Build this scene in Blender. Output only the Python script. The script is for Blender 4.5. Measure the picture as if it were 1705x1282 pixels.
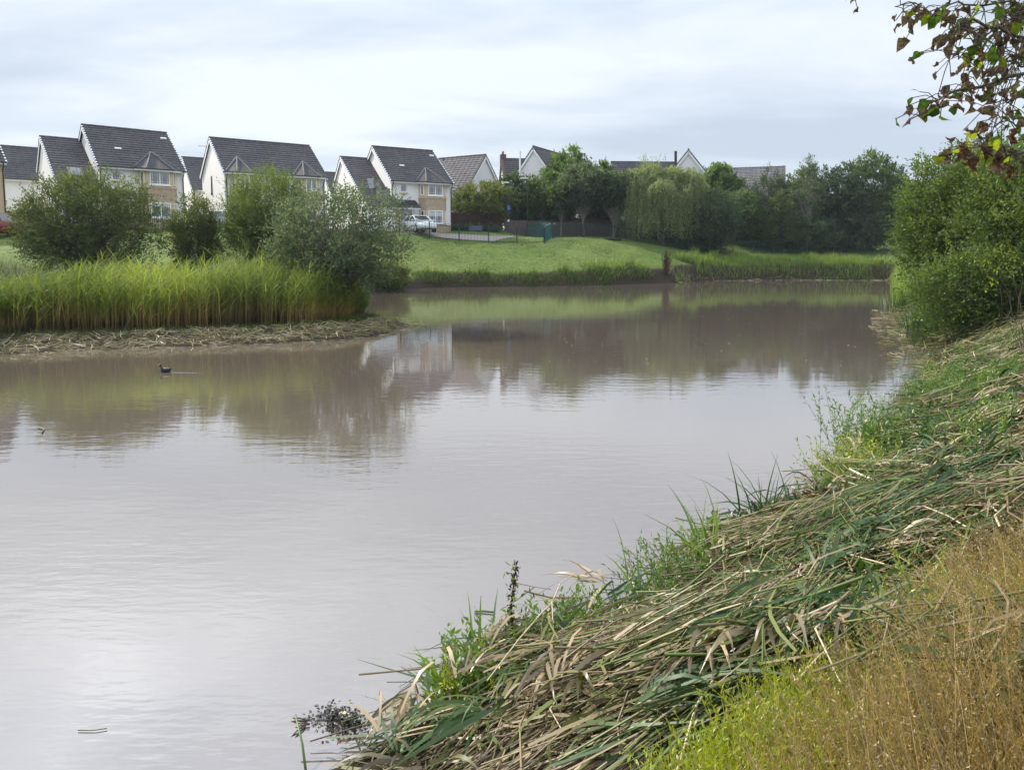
import bpy, math
import numpy as np
from mathutils import Vector

for o in list(bpy.data.objects): bpy.data.objects.remove(o)
SC = bpy.context.scene
COL = SC.collection
rng = np.random.default_rng(11)
R_ = math.radians

# ------------------------------------------------------------------ camera
F, CX, HOR, PITCH, CAMZ = 1231.0, 852.5, 418.0, R_(5.5), 2.6
CY = HOR + F * math.tan(PITCH)
cam = bpy.data.cameras.new('camera'); cam_o = bpy.data.objects.new('camera', cam); COL.objects.link(cam_o)
cam.sensor_fit = 'HORIZONTAL'; cam.sensor_width = 36.0; cam.lens = 36.0 * F / 1705.0
cam.shift_y = -(641.0 - CY) / 1705.0
cam.clip_start = 0.05; cam.clip_end = 3000
cam_o.location = (0, 0, CAMZ); cam_o.rotation_euler = (math.pi / 2 - PITCH, 0, 0)
SC.camera = cam_o

# ------------------------------------------------------------------ light
SUN_AZ, SUN_EL = R_(-52), R_(36)
SDIR = Vector((math.sin(SUN_AZ) * math.cos(SUN_EL), math.cos(SUN_AZ) * math.cos(SUN_EL), math.sin(SUN_EL)))
world = bpy.data.worlds.new('World'); SC.world = world; world.use_nodes = True

def build_world():
    nt = world.node_tree; N = nt.nodes; L = nt.links; N.clear()
    out = N.new('ShaderNodeOutputWorld'); mix = N.new('ShaderNodeMixShader')
    sky = N.new('ShaderNodeTexSky'); sky.sky_type = 'NISHITA'; sky.sun_disc = False
    sky.sun_elevation = SUN_EL; sky.sun_rotation = SUN_AZ
    b1 = N.new('ShaderNodeBackground'); b1.inputs[1].default_value = 0.08
    L.new(sky.outputs[0], b1.inputs[0])
    tc = N.new('ShaderNodeTexCoord')
    sep = N.new('ShaderNodeSeparateXYZ'); L.new(tc.outputs['Generated'], sep.inputs[0])
    def m(op, a, b=None, c=None, clamp=False):
        n = N.new('ShaderNodeMath'); n.operation = op; n.use_clamp = clamp
        for i, x in enumerate((a, b, c)):
            if x is None: continue
            if isinstance(x, (int, float)): n.inputs[i].default_value = x
            else: L.new(x, n.inputs[i])
        return n.outputs[0]
    z = m('MAXIMUM', sep.outputs[2], 0.0)
    den = m('ADD', z, 0.16)
    px = m('DIVIDE', sep.outputs[0], den); py = m('DIVIDE', sep.outputs[1], den)
    cb = N.new('ShaderNodeCombineXYZ'); L.new(px, cb.inputs[0]); L.new(py, cb.inputs[1])
    def noise(scale, detail, rough, dist, off, sx=1.0, sy=1.0):
        mp = N.new('ShaderNodeMapping'); mp.inputs['Location'].default_value = off; mp.inputs['Scale'].default_value = (sx, sy, 1)
        L.new(cb.outputs[0], mp.inputs[0])
        n = N.new('ShaderNodeTexNoise'); L.new(mp.outputs[0], n.inputs[0])
        n.inputs['Scale'].default_value = scale; n.inputs['Detail'].default_value = detail
        n.inputs['Roughness'].default_value = rough; n.inputs['Distortion'].default_value = dist
        return n.outputs[0]
    n1 = noise(0.55, 7, 0.52, 0.5, (3.1, 1.7, 0), 0.8, 1.5)
    n2 = noise(1.7, 6, 0.55, 0.4, (7.3, 4.2, 0), 0.7, 1.4)
    t = m('ADD', m('MULTIPLY', n1, 0.68), m('MULTIPLY', n2, 0.32))
    rp = N.new('ShaderNodeValToRGB'); L.new(t, rp.inputs[0])
    e = rp.color_ramp.elements
    e[0].position = 0.39; e[0].color = (0.49, 0.565, 0.665, 1)
    e[1].position = 0.59; e[1].color = (0.745, 0.80, 0.86, 1)
    k = e.new(0.49); k.color = (0.605, 0.675, 0.765, 1)
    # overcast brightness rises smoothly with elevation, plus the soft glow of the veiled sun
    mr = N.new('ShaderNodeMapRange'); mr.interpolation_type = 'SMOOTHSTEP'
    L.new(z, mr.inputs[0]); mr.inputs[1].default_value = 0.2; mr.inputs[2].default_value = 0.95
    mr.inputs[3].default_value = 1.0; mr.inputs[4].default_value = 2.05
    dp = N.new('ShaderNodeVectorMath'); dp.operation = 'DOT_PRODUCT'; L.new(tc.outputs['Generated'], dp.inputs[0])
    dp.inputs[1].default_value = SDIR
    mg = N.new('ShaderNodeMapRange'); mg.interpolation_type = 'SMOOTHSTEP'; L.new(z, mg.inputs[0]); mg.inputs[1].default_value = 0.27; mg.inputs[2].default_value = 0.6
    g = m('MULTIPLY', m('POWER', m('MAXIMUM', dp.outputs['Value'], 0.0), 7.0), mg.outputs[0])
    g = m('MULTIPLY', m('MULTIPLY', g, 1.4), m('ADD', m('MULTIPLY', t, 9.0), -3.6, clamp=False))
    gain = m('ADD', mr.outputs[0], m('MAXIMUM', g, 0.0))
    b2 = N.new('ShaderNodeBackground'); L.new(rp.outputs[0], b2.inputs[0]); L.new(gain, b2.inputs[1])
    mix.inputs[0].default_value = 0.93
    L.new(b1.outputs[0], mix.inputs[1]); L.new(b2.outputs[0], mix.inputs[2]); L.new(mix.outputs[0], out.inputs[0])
build_world()

sun = bpy.data.lights.new('sun', 'SUN'); sun.energy = 5.0; sun.angle = R_(1.0); sun.color = (1.0, 0.93, 0.82)
sun_o = bpy.data.objects.new('sun', sun); COL.objects.link(sun_o)
sun_o.rotation_euler = SDIR.to_track_quat('Z', 'Y').to_euler(); sun_o.location = SDIR * 60

vs = SC.view_settings
SC.display_settings.display_device = 'sRGB'
vs.view_transform = 'Standard'; vs.look = 'None'; vs.exposure = 0.36; vs.gamma = 1.0; vs.use_curve_mapping = False

# ------------------------------------------------------------------ pixel -> place helpers (real distances)
def ray(u, v):
    y = (CY - v) / F
    return np.array([(u - CX) / F, math.cos(PITCH) + y * math.sin(PITCH), -math.sin(PITCH) + y * math.cos(PITCH)])
def at(u, v, Y):
    d = ray(u, v); t = Y / d[1]
    return np.array([d[0] * t, Y, CAMZ + d[2] * t])
def on_water(u, v, z=0.0):
    d = ray(u, v); t = (z - CAMZ) / d[2]
    return np.array([d[0] * t, d[1] * t])

# ------------------------------------------------------------------ mesh helpers
def new_obj(name, me, parent=None, mats=()):
    o = bpy.data.objects.new(name, me); COL.objects.link(o)
    for m in mats: me.materials.append(m)
    if parent is not None: o.parent = parent
    return o
def np_mesh(name, V, F4=None, F3=None, attrs=None, smooth=False, mi=None):
    V = np.asarray(V, np.float32); me = bpy.data.meshes.new(name)
    me.vertices.add(len(V)); me.vertices.foreach_set('co', V.ravel())
    parts = []; tot = []
    if F4 is not None and len(F4): parts.append(np.asarray(F4, np.int32).ravel()); tot.append(np.full(len(F4), 4, np.int32))
    if F3 is not None and len(F3): parts.append(np.asarray(F3, np.int32).ravel()); tot.append(np.full(len(F3), 3, np.int32))
    li = np.concatenate(parts); lt = np.concatenate(tot)
    me.loops.add(len(li)); me.loops.foreach_set('vertex_index', li)
    me.polygons.add(len(lt)); ls = np.concatenate([[0], np.cumsum(lt)[:-1]]).astype(np.int32)
    me.polygons.foreach_set('loop_start', ls)
    try: me.polygons.foreach_set('loop_total', lt)
    except Exception: pass
    if smooth: me.polygons.foreach_set('use_smooth', np.ones(len(lt), bool))
    if mi is not None: me.polygons.foreach_set('material_index', np.asarray(mi, np.int32))
    for k, a in (attrs or {}).items():
        at_ = me.attributes.new(k, 'FLOAT', 'POINT'); at_.data.foreach_set('value', np.asarray(a, np.float32))
    me.update(calc_edges=True); me.validate()
    return me

class Geo:
    """collects quads / triangles with a 'tint' and an 'h' value per vertex"""
    def __init__(s): s.V = []; s.Q = []; s.T = []; s.t = []; s.h = []; s.n = 0
    def add(s, V, Q=None, T=None, tint=None, h=None):
        V = np.asarray(V, float).reshape(-1, 3)
        if Q is not None and len(Q): s.Q.append(np.asarray(Q, int) + s.n)
        if T is not None and len(T): s.T.append(np.asarray(T, int) + s.n)
        s.V.append(V); n = len(V); s.n += n
        s.t.append(np.broadcast_to(0.5 if tint is None else tint, (n,)).astype(float))
        s.h.append(np.broadcast_to(0.5 if h is None else h, (n,)).astype(float))
    def build(s, name, mats, parent=None, smooth=False):
        me = np_mesh(name, np.concatenate(s.V), np.concatenate(s.Q) if s.Q else None, np.concatenate(s.T) if s.T else None,
                     {'tint': np.concatenate(s.t), 'h': np.concatenate(s.h)}, smooth)
        return new_obj(name, me, parent, mats if isinstance(mats, (list, tuple)) else [mats])

def unit(a): return a / np.maximum(np.linalg.norm(a, axis=-1, keepdims=True), 1e-9)
def ribbons(g, P, Wd, side, tint=None):
    """P (N,K,3) centre lines, Wd (N,K) widths, side (N,3) across"""
    N, K, _ = P.shape; s = unit(side)[:, None, :] * (Wd[..., None] * .5)
    V = np.stack([P - s, P + s], 2)                       # N,K,2,3
    b = np.arange(N)[:, None] * (2 * K) + np.arange(K - 1)[None] * 2
    Q = np.stack([b, b + 1, b + 3, b + 2], -1).reshape(-1, 4)
    t = np.repeat(tint, 2 * K) if tint is not None else None
    h = np.broadcast_to(np.linspace(0, 1, K)[None, :, None], (N, K, 2)).ravel()
    g.add(V, Q, None, t, h)
def tubes(g, P, rad, sides=4, tint=None):
    N, K, _ = P.shape
    T = unit(np.gradient(P, axis=1))
    ref = np.zeros_like(T); ref[..., 0] = .31; ref[..., 1] = .22; ref[..., 2] = .92
    bad = np.abs((T * unit(ref)).sum(-1)) > .97; ref[bad] = (1, 0, 0)
    A = unit(np.cross(T, ref)); B = np.cross(T, A)
    an = np.arange(sides) * 2 * math.pi / sides
    V = P[:, :, None] + rad[..., None, None] * (A[:, :, None] * np.cos(an)[:, None] + B[:, :, None] * np.sin(an)[:, None])
    i = np.arange(N)[:, None, None] * (K * sides) + np.arange(K - 1)[None, :, None] * sides
    j = np.arange(sides)[None, None]; jn = (j + 1) % sides
    Q = np.stack([i + j, i + jn, i + sides + jn, i + sides + j], -1).reshape(-1, 4)
    t = np.repeat(tint, K * sides) if tint is not None else None
    h = np.broadcast_to(np.linspace(0, 1, K)[None, :, None], (N, K, sides)).ravel()
    g.add(V, Q, None, t, h)
def leaves(g, P, D, Nn, Ln, Wd, tint, bend=.12):
    """kite shaped leaves: base P, along D, face normal Nn"""
    D = unit(D); S = unit(np.cross(D, Nn)); U = np.cross(S, D)
    Ln = np.broadcast_to(Ln, (len(P),))[:, None]; Wd = np.broadcast_to(Wd, (len(P),))[:, None]
    mid = P + D * Ln * .45
    V = np.stack([P, mid + S * Wd * .5 + U * Ln * bend, P + D * Ln, mid - S * Wd * .5 + U * Ln * bend], 1)
    Q = np.arange(len(P) * 4).reshape(-1, 4)
    g.add(V, Q, None, np.repeat(tint, 4), np.tile([0, .5, 1, .5], len(P)))
def rdir(n, r=rng): return unit(r.normal(size=(n, 3)))

class MB:
    """boxes, prisms and bars for built things"""
    def __init__(s): s.v = []; s.f = []
    def add(s, V, Fs):
        n = len(s.v); s.v += [tuple(map(float, p)) for p in V]; s.f += [tuple(i + n for i in q) for q in Fs]; return s
    def box(s, x0, x1, y0, y1, z0, z1):
        V = [(x, y, z) for z in (z0, z1) for y in (y0, y1) for x in (x0, x1)]
        return s.add(V, [(0, 2, 3, 1), (4, 5, 7, 6), (0, 1, 5, 4), (2, 6, 7, 3), (0, 4, 6, 2), (1, 3, 7, 5)])
    def obox(s, O, U, Vv, W):
        """box from corner O along three edge vectors"""
        O, U, Vv, W = (np.asarray(a, float) for a in (O, U, Vv, W))
        P = [O + i * U + j * Vv + k * W for k in (0, 1) for j in (0, 1) for i in (0, 1)]
        return s.add(P, [(0, 2, 3, 1), (4, 5, 7, 6), (0, 1, 5, 4), (2, 6, 7, 3), (0, 4, 6, 2), (1, 3, 7, 5)])
    def prism(s, poly, x0, x1):
        """poly in (y,z) extruded along x"""
        n = len(poly); V = [(x0, y, z) for y, z in poly] + [(x1, y, z) for y, z in poly]
        return s.add(V, [tuple(range(n))[::-1], tuple(range(n, 2 * n))] + [(i, (i + 1) % n, n + (i + 1) % n, n + i) for i in range(n)])
    def vprism(s, poly, z0, z1):
        """poly in (x,y) extruded along z"""
        n = len(poly); V = [(x, y, z0) for x, y in poly] + [(x, y, z1) for x, y in poly]
        return s.add(V, [tuple(range(n))[::-1], tuple(range(n, 2 * n))] + [(i, (i + 1) % n, n + (i + 1) % n, n + i) for i in range(n)])
    def tube(s, pts, r, n=8):
        pts = [np.asarray(p, float) for p in pts]; r = [r] * len(pts) if np.isscalar(r) else r
        V = []
        for i, p in enumerate(pts):
            t = pts[min(i + 1, len(pts) - 1)] - pts[max(i - 1, 0)]; t /= np.linalg.norm(t)
            ref = np.array([0, 0, 1.]) if abs(t[2]) < .95 else np.array([1., 0, 0])
            a = np.cross(t, ref); a /= np.linalg.norm(a); b = np.cross(t, a)
            V += [p + r[i] * (a * math.cos(k * 2 * math.pi / n) + b * math.sin(k * 2 * math.pi / n)) for k in range(n)]
        Fs = [(i * n + k, i * n + (k + 1) % n, (i + 1) * n + (k + 1) % n, (i + 1) * n + k) for i in range(len(pts) - 1) for k in range(n)]
        Fs += [tuple(range(n))[::-1], tuple(range((len(pts) - 1) * n, len(pts) * n))]
        return s.add(V, Fs)
    def build(s, name, mat, parent=None, bevel=0.0, smooth=False):
        me = bpy.data.meshes.new(name); me.from_pydata(s.v, [], s.f); me.update()
        if smooth: me.polygons.foreach_set('use_smooth', np.ones(len(me.polygons), bool))
        o = new_obj(name, me, parent, mat if isinstance(mat, (list, tuple)) else [mat])
        if bevel:
            b = o.modifiers.new('bevel', 'BEVEL'); b.width = bevel; b.segments = 2; b.limit_method = 'ANGLE'
        return o
def tag(o, label=None, cat=None, group=None, kind=None):
    if label: o['label'] = label
    if cat: o['category'] = cat
    if group: o['group'] = group
    if kind: o['kind'] = kind
    return o
def empty(name, loc, rz=0.0):
    o = bpy.data.objects.new(name, None); COL.objects.link(o); o.location = loc; o.rotation_euler = (0, 0, rz); o.empty_display_size = .3
    return o

# ------------------------------------------------------------------ materials
def nodes(name):
    m = bpy.data.materials.new(name); m.use_nodes = True; nt = m.node_tree
    return m, nt, nt.nodes, nt.links, nt.nodes['Principled BSDF']
def c4(c): return (c[0], c[1], c[2], 1)
def mixc(N, L, fac, a, b, mode='MIX'):
    n = N.new('ShaderNodeMix'); n.data_type = 'RGBA'; n.blend_type = mode
    for i, x in ((0, fac), (6, a), (7, b)):
        if isinstance(x, (int, float)): n.inputs[i].default_value = x
        elif isinstance(x, tuple): n.inputs[i].default_value = c4(x)
        else: L.new(x, n.inputs[i])
    return n.outputs[2]
def noise_n(N, L, scale, detail=4, rough=.55, vec=None, sc=None, coord='Object'):
    n = N.new('ShaderNodeTexNoise'); n.inputs['Scale'].default_value = scale; n.inputs['Detail'].default_value = detail; n.inputs['Roughness'].default_value = rough
    if vec is None:
        t = N.new('ShaderNodeTexCoord'); vec = t.outputs[coord]
    if sc:
        mp = N.new('ShaderNodeMapping'); mp.inputs['Scale'].default_value = sc; L.new(vec, mp.inputs[0]); vec = mp.outputs[0]
    L.new(vec, n.inputs[0]); return n.outputs[0]
def ramp(N, L, fac, stops):
    r = N.new('ShaderNodeValToRGB'); L.new(fac, r.inputs[0]); e = r.color_ramp.elements
    e[0].position, e[0].color = stops[0][0], c4(stops[0][1]); e[1].position, e[1].color = stops[-1][0], c4(stops[-1][1])
    for p, c in stops[1:-1]: k = e.new(p); k.color = c4(c)
    return r.outputs[0]
def attr(N, name):
    a = N.new('ShaderNodeAttribute'); a.attribute_name = name; return a.outputs['Fac']
def plain(name, col, rough=.6, spec=.5, metal=0.0, var=.12, scale=6.0, bump=0.0):
    m, nt, N, L, b = nodes(name)
    f = noise_n(N, L, scale, 5)
    b.inputs['Base Color'].default_value = c4(col)
    L.new(mixc(N, L, f, tuple(x * (1 - var) for x in col), tuple(min(1, x * (1 + var)) for x in col)), b.inputs['Base Color'])
    b.inputs['Roughness'].default_value = rough; b.inputs['Metallic'].default_value = metal; b.inputs['Specular IOR Level'].default_value = spec
    if bump:
        bp = N.new('ShaderNodeBump'); bp.inputs['Strength'].default_value = bump; bp.inputs['Distance'].default_value = .02
        L.new(noise_n(N, L, scale * 8, 4), bp.inputs['Height']); L.new(bp.outputs[0], b.inputs['Normal'])
    return m
def foliage(name, stops, trans=.35, gloss=.06, use='tint', rough=.45, tcol=1.25):
    m, nt, N, L, b = nodes(name); N.remove(b)
    col = ramp(N, L, attr(N, use), stops)
    if use == 'h':     # along-blade colour, varied blade by blade
        v = ramp(N, L, attr(N, 'tint'), [(0, (.45, .52, .55)), (1, (1.4, 1.3, 1.0))])
        col = mixc(N, L, 1.0, col, v, 'MULTIPLY')
    d = N.new('ShaderNodeBsdfDiffuse'); t = N.new('ShaderNodeBsdfTranslucent'); L.new(col, d.inputs[0])
    L.new(mixc(N, L, 1.0, col, (tcol * 1.05, tcol, tcol * .55), 'MULTIPLY'), t.inputs[0])
    mx = N.new('ShaderNodeMixShader'); mx.inputs[0].default_value = trans; L.new(d.outputs[0], mx.inputs[1]); L.new(t.outputs[0], mx.inputs[2])
    g = N.new('ShaderNodeBsdfGlossy'); g.inputs['Roughness'].default_value = rough
    m2 = N.new('ShaderNodeMixShader'); m2.inputs[0].default_value = gloss; L.new(mx.outputs[0], m2.inputs[1]); L.new(g.outputs[0], m2.inputs[2])
    L.new(m2.outputs[0], nt.nodes['Material Output'].inputs[0]); return m

M = {}
M['bark'] = plain('bark', (.10, .085, .07), .9, .2, var=.4, scale=9, bump=.5)
M['pale_bark'] = plain('pale_bark', (.30, .28, .25), .85, .2, var=.3, scale=9, bump=.3)
M['render'] = plain('white_render', (.79, .765, .755), .9, .2, var=.07, scale=1.1, bump=.08)
M['stone'] = plain('cream_stone', (.60, .47, .31), .9, .2, var=.1, scale=5, bump=.1)
M['upvc'] = plain('white_upvc', (.85, .86, .87), .35, .5, var=.02)
M['black_plastic'] = plain('black_plastic', (.02, .02, .022), .4, .5, var=.1)
M['railing'] = plain('green_black_paint', (.012, .035, .035), .45, .5, var=.2)
M['teal'] = plain('teal_paint', (.012, .09, .09), .45, .5, var=.15)
M['fence_brown'] = plain('brown_timber', (.055, .03, .026), .85, .2, var=.3, scale=3, bump=.2)
M['fence_grey'] = plain('weathered_timber', (.12, .09, .085), .9, .2, var=.3, scale=3, bump=.2)
M['tarmac'] = plain('pink_tarmac', (.30, .26, .25), .95, .2, var=.12, scale=2)
M['tyre'] = plain('tyre_rubber', (.02, .02, .02), .85, .2)
M['chrome'] = plain('alloy', (.55, .56, .58), .3, .5, metal=.9, var=.05)
M['car_white'] = plain('white_car_paint', (.78, .80, .82), .18, .6, var=.02)
M['car_red'] = plain('red_car_paint', (.17, .012, .016), .2, .6, var=.05)
M['car_silver'] = plain('silver_car_paint', (.5, .52, .55), .25, .6, var=.05)
M['lamp_lens'] = plain('lamp_lens', (.7, .72, .75), .1, .7, var=.05)
M['tail_lens'] = plain('tail_lens', (.35, .01, .01), .15, .6, var=.05)
M['plate_y'] = plain('yellow_plate', (.75, .5, .04), .5, .3, var=.05)
M['plate_w'] = plain('white_plate', (.75, .75, .72), .5, .3, var=.05)
M['mulch'] = plain('dark_mulch', (.03, .024, .02), 1, .1, var=.5, scale=20, bump=.5)
M['terracotta'] = plain('terracotta', (.35, .1, .05), .9, .2)
M['steel'] = plain('galvanised_post', (.04, .045, .05), .5, .5, var=.15)
M['white_pole'] = plain('white_pole_paint', (.8, .8, .82), .5, .4, var=.05)
M['blue_sign'] = plain('blue_sign', (.02, .12, .5), .4, .5, var=.05)
M['skin_black'] = plain('dark_feather', (.012, .012, .014), .6, .4, var=.3)
M['red_bill'] = plain('red_bill', (.5, .05, .02), .4, .5)
M['planter'] = plain('grey_blue_planter', (.12, .12, .2), .7, .3)

def mat_glass():
    m, nt, N, L, b = nodes('window_glass')
    b.inputs['Base Color'].default_value = (.035, .042, .05, 1); b.inputs['Roughness'].default_value = .04
    b.inputs['IOR'].default_value = 1.9; b.inputs['Specular IOR Level'].default_value = .8
    bp = N.new('ShaderNodeBump'); bp.inputs['Strength'].default_value = .02; L.new(noise_n(N, L, 2.5, 2), bp.inputs['Height']); L.new(bp.outputs[0], b.inputs['Normal'])
    return m
M['glass'] = mat_glass()
def mat_blind():
    return plain('pale_blind', (.5, .52, .55), .8, .2, var=.05)
M['blind'] = mat_blind()
def mat_tiles(name, col, sx=.30, sy=.32):
    m, nt, N, L, b = nodes(name)
    tc = N.new('ShaderNodeTexCoord')
    f1 = noise_n(N, L, 7, 3, .6, tc.outputs['Object'], (1, 1.3, 1.3)); f2 = noise_n(N, L, .7, 4, .6, tc.outputs['Object'])
    f3 = noise_n(N, L, 28, 2, .6, tc.outputs['Object'])
    c = ramp(N, L, f1, [(.3, tuple(x * .55 for x in col)), (.5, col), (.72, tuple(x * 1.75 for x in col))])
    c = mixc(N, L, .5, c, ramp(N, L, f2, [(.35, (.6, .6, .62)), (.65, (1.25, 1.2, 1.15))]), 'MULTIPLY')
    L.new(c, b.inputs['Base Color']); b.inputs['Roughness'].default_value = .75; b.inputs['Specular IOR Level'].default_value = .35
    wv = N.new('ShaderNodeTexWave'); wv.bands_direction = 'X'; wv.inputs['Scale'].default_value = .314 / sx * .5; L.new(tc.outputs['Object'], wv.inputs[0])
    bp = N.new('ShaderNodeBump'); bp.inputs['Strength'].default_value = .6; bp.inputs['Distance'].default_value = .05
    ad = N.new('ShaderNodeMath'); ad.operation = 'ADD'; L.new(wv.outputs['Fac'], ad.inputs[0]); L.new(f3, ad.inputs[1])
    L.new(ad.outputs[0], bp.inputs['Height']); L.new(bp.outputs[0], b.inputs['Normal'])
    return m
M['tiles'] = mat_tiles('roof_tiles', (.088, .080, .088))
M['tiles_dark'] = mat_tiles('porch_tiles', (.05, .045, .052))
M['slates'] = mat_tiles('grey_slates', (.15, .145, .155))
def mat_brickstone():
    m, nt, N, L, b = nodes('split_stone')
    tc = N.new('ShaderNodeTexCoord')
    mp = N.new('ShaderNodeMapping'); L.new(tc.outputs['Object'], mp.inputs[0]); mp.inputs['Rotation'].default_value = (R_(90), 0, 0)
    br = N.new('ShaderNodeTexBrick'); L.new(mp.outputs[0], br.inputs[0]); br.inputs['Scale'].default_value = 1.0
    br.inputs['Brick Width'].default_value = .42; br.inputs['Row Height'].default_value = .12; br.inputs['Mortar Size'].default_value = .012
    br.inputs['Color1'].default_value = (.50, .39, .28, 1); br.inputs['Color2'].default_value = (.42, .34, .26, 1); br.inputs['Mortar'].default_value = (.33, .27, .21, 1)
    f = noise_n(N, L, 4, 4)
    L.new(mixc(N, L, .6, br.outputs[0], ramp(N, L, f, [(.3, (.75, .7, .68)), (.7, (1.25, 1.15, 1.05))]), 'MULTIPLY'), b.inputs['Base Color'])
    b.inputs['Roughness'].default_value = .9
    bp = N.new('ShaderNodeBump'); bp.inputs['Strength'].default_value = .5; bp.inputs['Distance'].default_value = .02; L.new(br.outputs[1], bp.inputs['Height']); bp.invert = True
    L.new(bp.outputs[0], b.inputs['Normal']); return m
M['split'] = mat_brickstone()

M['reed'] = foliage('reed', [(0, (.14, .11, .05)), (.16, (.36, .26, .12)), (.32, (.32, .26, .09)), (.42, (.22, .25, .06)), (.7, (.18, .26, .055)), (1, (.25, .31, .075))], .4, .02, 'h', .5)
M['far_reed'] = foliage('far_reed', [(0, (.09, .11, .03)), (.3, (.13, .21, .035)), (1, (.23, .33, .06))], .35, .05, 'h')
M['rank'] = foliage('rank_grass', [(0, (.04, .05, .018)), (.4, (.06, .115, .022)), (1, (.17, .22, .055))], .3, .015, 'h')
M['lawn_blade'] = foliage('lawn_blade', [(0, (.05, .09, .02)), (.5, (.09, .14, .035)), (1, (.19, .20, .07))], .3, .01, 'tint')
M['dark_blade'] = foliage('dark_blade', [(0, (.035, .05, .015)), (.5, (.04, .09, .018)), (1, (.065, .14, .025))], .35, .04, 'h', .45)
M['straw'] = foliage('straw', [(0, (.085, .058, .032)), (.2, (.40, .31, .185)), (.34, (.27, .205, .125)), (.45, (.075, .052, .03)), (.62, (.18, .19, .055)), (.8, (.09, .14, .03)), (1, (.52, .44, .30))], .12, .05, 'tint', .4)
M['cutblade'] = foliage('cut_blade', [(0, (.26, .19, .10)), (.3, (.17, .17, .06)), (.6, (.05, .10, .02)), (1, (.02, .065, .022))], .3, .035, 'tint', .5)
M['litter'] = foliage('brown_litter', [(0, (.03, .02, .012)), (.6, (.08, .05, .03)), (1, (.22, .15, .085))], .15, .03, 'tint')
M['gold'] = foliage('golden_grass', [(0, (.13, .095, .035)), (.5, (.31, .215, .075)), (1, (.44, .325, .14))], .4, .05, 'tint')
M['lime'] = foliage('lime_weed', [(0, (.20, .26, .02)), (1, (.34, .38, .03))], .4, .05, 'tint')
M['weed'] = foliage('bank_weed', [(0, (.07, .14, .025)), (.6, (.12, .22, .03)), (1, (.20, .28, .05))], .4, .06, 'tint')
GREEN = {
 'alder':   [(0, (.05, .075, .03)), (.6, (.10, .135, .05)), (1, (.20, .21, .075))],
 'willow':  [(0, (.055, .09, .03)), (.6, (.12, .175, .05)), (1, (.22, .27, .08))],
 'grey':    [(0, (.055, .085, .05)), (.6, (.11, .155, .095)), (1, (.22, .26, .17))],
 'light':   [(0, (.06, .11, .035)), (.6, (.12, .20, .06)), (1, (.20, .28, .08))],
 'dark':    [(0, (.03, .055, .035)), (.6, (.06, .10, .055)), (1, (.12, .17, .085))],
 'mid':     [(0, (.04, .075, .03)), (.6, (.085, .14, .05)), (1, (.16, .22, .07))],
 'sallow':  [(0, (.04, .075, .018)), (.55, (.085, .14, .03)), (1, (.20, .255, .05))],
 'weeping': [(0, (.16, .21, .09)), (.6, (.25, .31, .14)), (1, (.34, .40, .19))],
 'lemon':   [(0, (.08, .11, .03)), (.6, (.13, .16, .04)), (1, (.22, .22, .07))],
}
for k, v in GREEN.items(): M['leaf_' + k] = foliage('leaf_' + k, v, .5, .025, rough=.5)

# ------------------------------------------------------------------ pond outline and terrain
def chaikin(P, n=2, closed=True):
    P = np.asarray(P, float)
    for _ in range(n):
        Q = np.roll(P, -1, 0) if closed else P[1:]
        A = P if closed else P[:-1]
        N_ = np.empty((len(A) * 2, 2)); N_[0::2] = A * .75 + Q * .25; N_[1::2] = A * .25 + Q * .75
        P = N_ if closed else np.vstack([P[:1], N_, P[-1:]])
    return P
right_px = [(592, 1275), (722, 1185), (800, 1125), (985, 1058), (1085, 985), (1235, 900), (1330, 862), (1402, 835), (1442, 755), (1530, 680),
            (1566, 622), (1545, 590), (1515, 562), (1496, 525), (1487, 492), (1485, 474), (1484.5, 470)]
far_px = [(1483, 467), (1478, 466.8), (1440, 466.6), (1300, 466.5), (1150, 468.5), (1115, 471), (1000, 475), (900, 477), (800, 478), (690, 480), (640, 487), (612, 488)]
left_px = [(598, 503), (606, 520), (640, 532), (694, 539), (668, 550), (600, 564), (520, 570), (420, 573), (300, 577), (180, 581), (80, 586), (0, 590)]
SH_R = np.array([(-6.0, 1.2), (-2.6, 2.7)] + [on_water(*p) for p in right_px])
SH_F = np.array([on_water(*p) for p in far_px]); SH_L = np.array([on_water(*p) for p in left_px])
SH_O = np.array([(-19, 19.2), (-25, 16), (-27, 8), (-20, 2), (-12, 0.4)])
POND = chaikin(np.vstack([SH_R, SH_F, SH_L, SH_O]), 2)
RS = chaikin(SH_R[1:], 2, False)                                  # right-hand shoreline, near to far

def pond_sd(x, y):
    """signed distance to the pond edge (positive on land)"""
    x = np.asarray(x, float).ravel(); y = np.asarray(y, float).ravel()
    A = POND; B = np.roll(POND, -1, 0); best = np.full(len(x), 1e9); ins = np.zeros(len(x), bool)
    for a, b in zip(A, B):
        d = b - a; t = np.clip(((x - a[0]) * d[0] + (y - a[1]) * d[1]) / (d @ d), 0, 1)
        best = np.minimum(best, np.hypot(x - a[0] - t * d[0], y - a[1] - t * d[1]))
        c = (a[1] > y) != (b[1] > y)
        if a[1] != b[1]: ins ^= c & (x < (b[0] - a[0]) * (y - a[1]) / (b[1] - a[1]) + a[0])
    return np.where(ins, -best, best)

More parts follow.
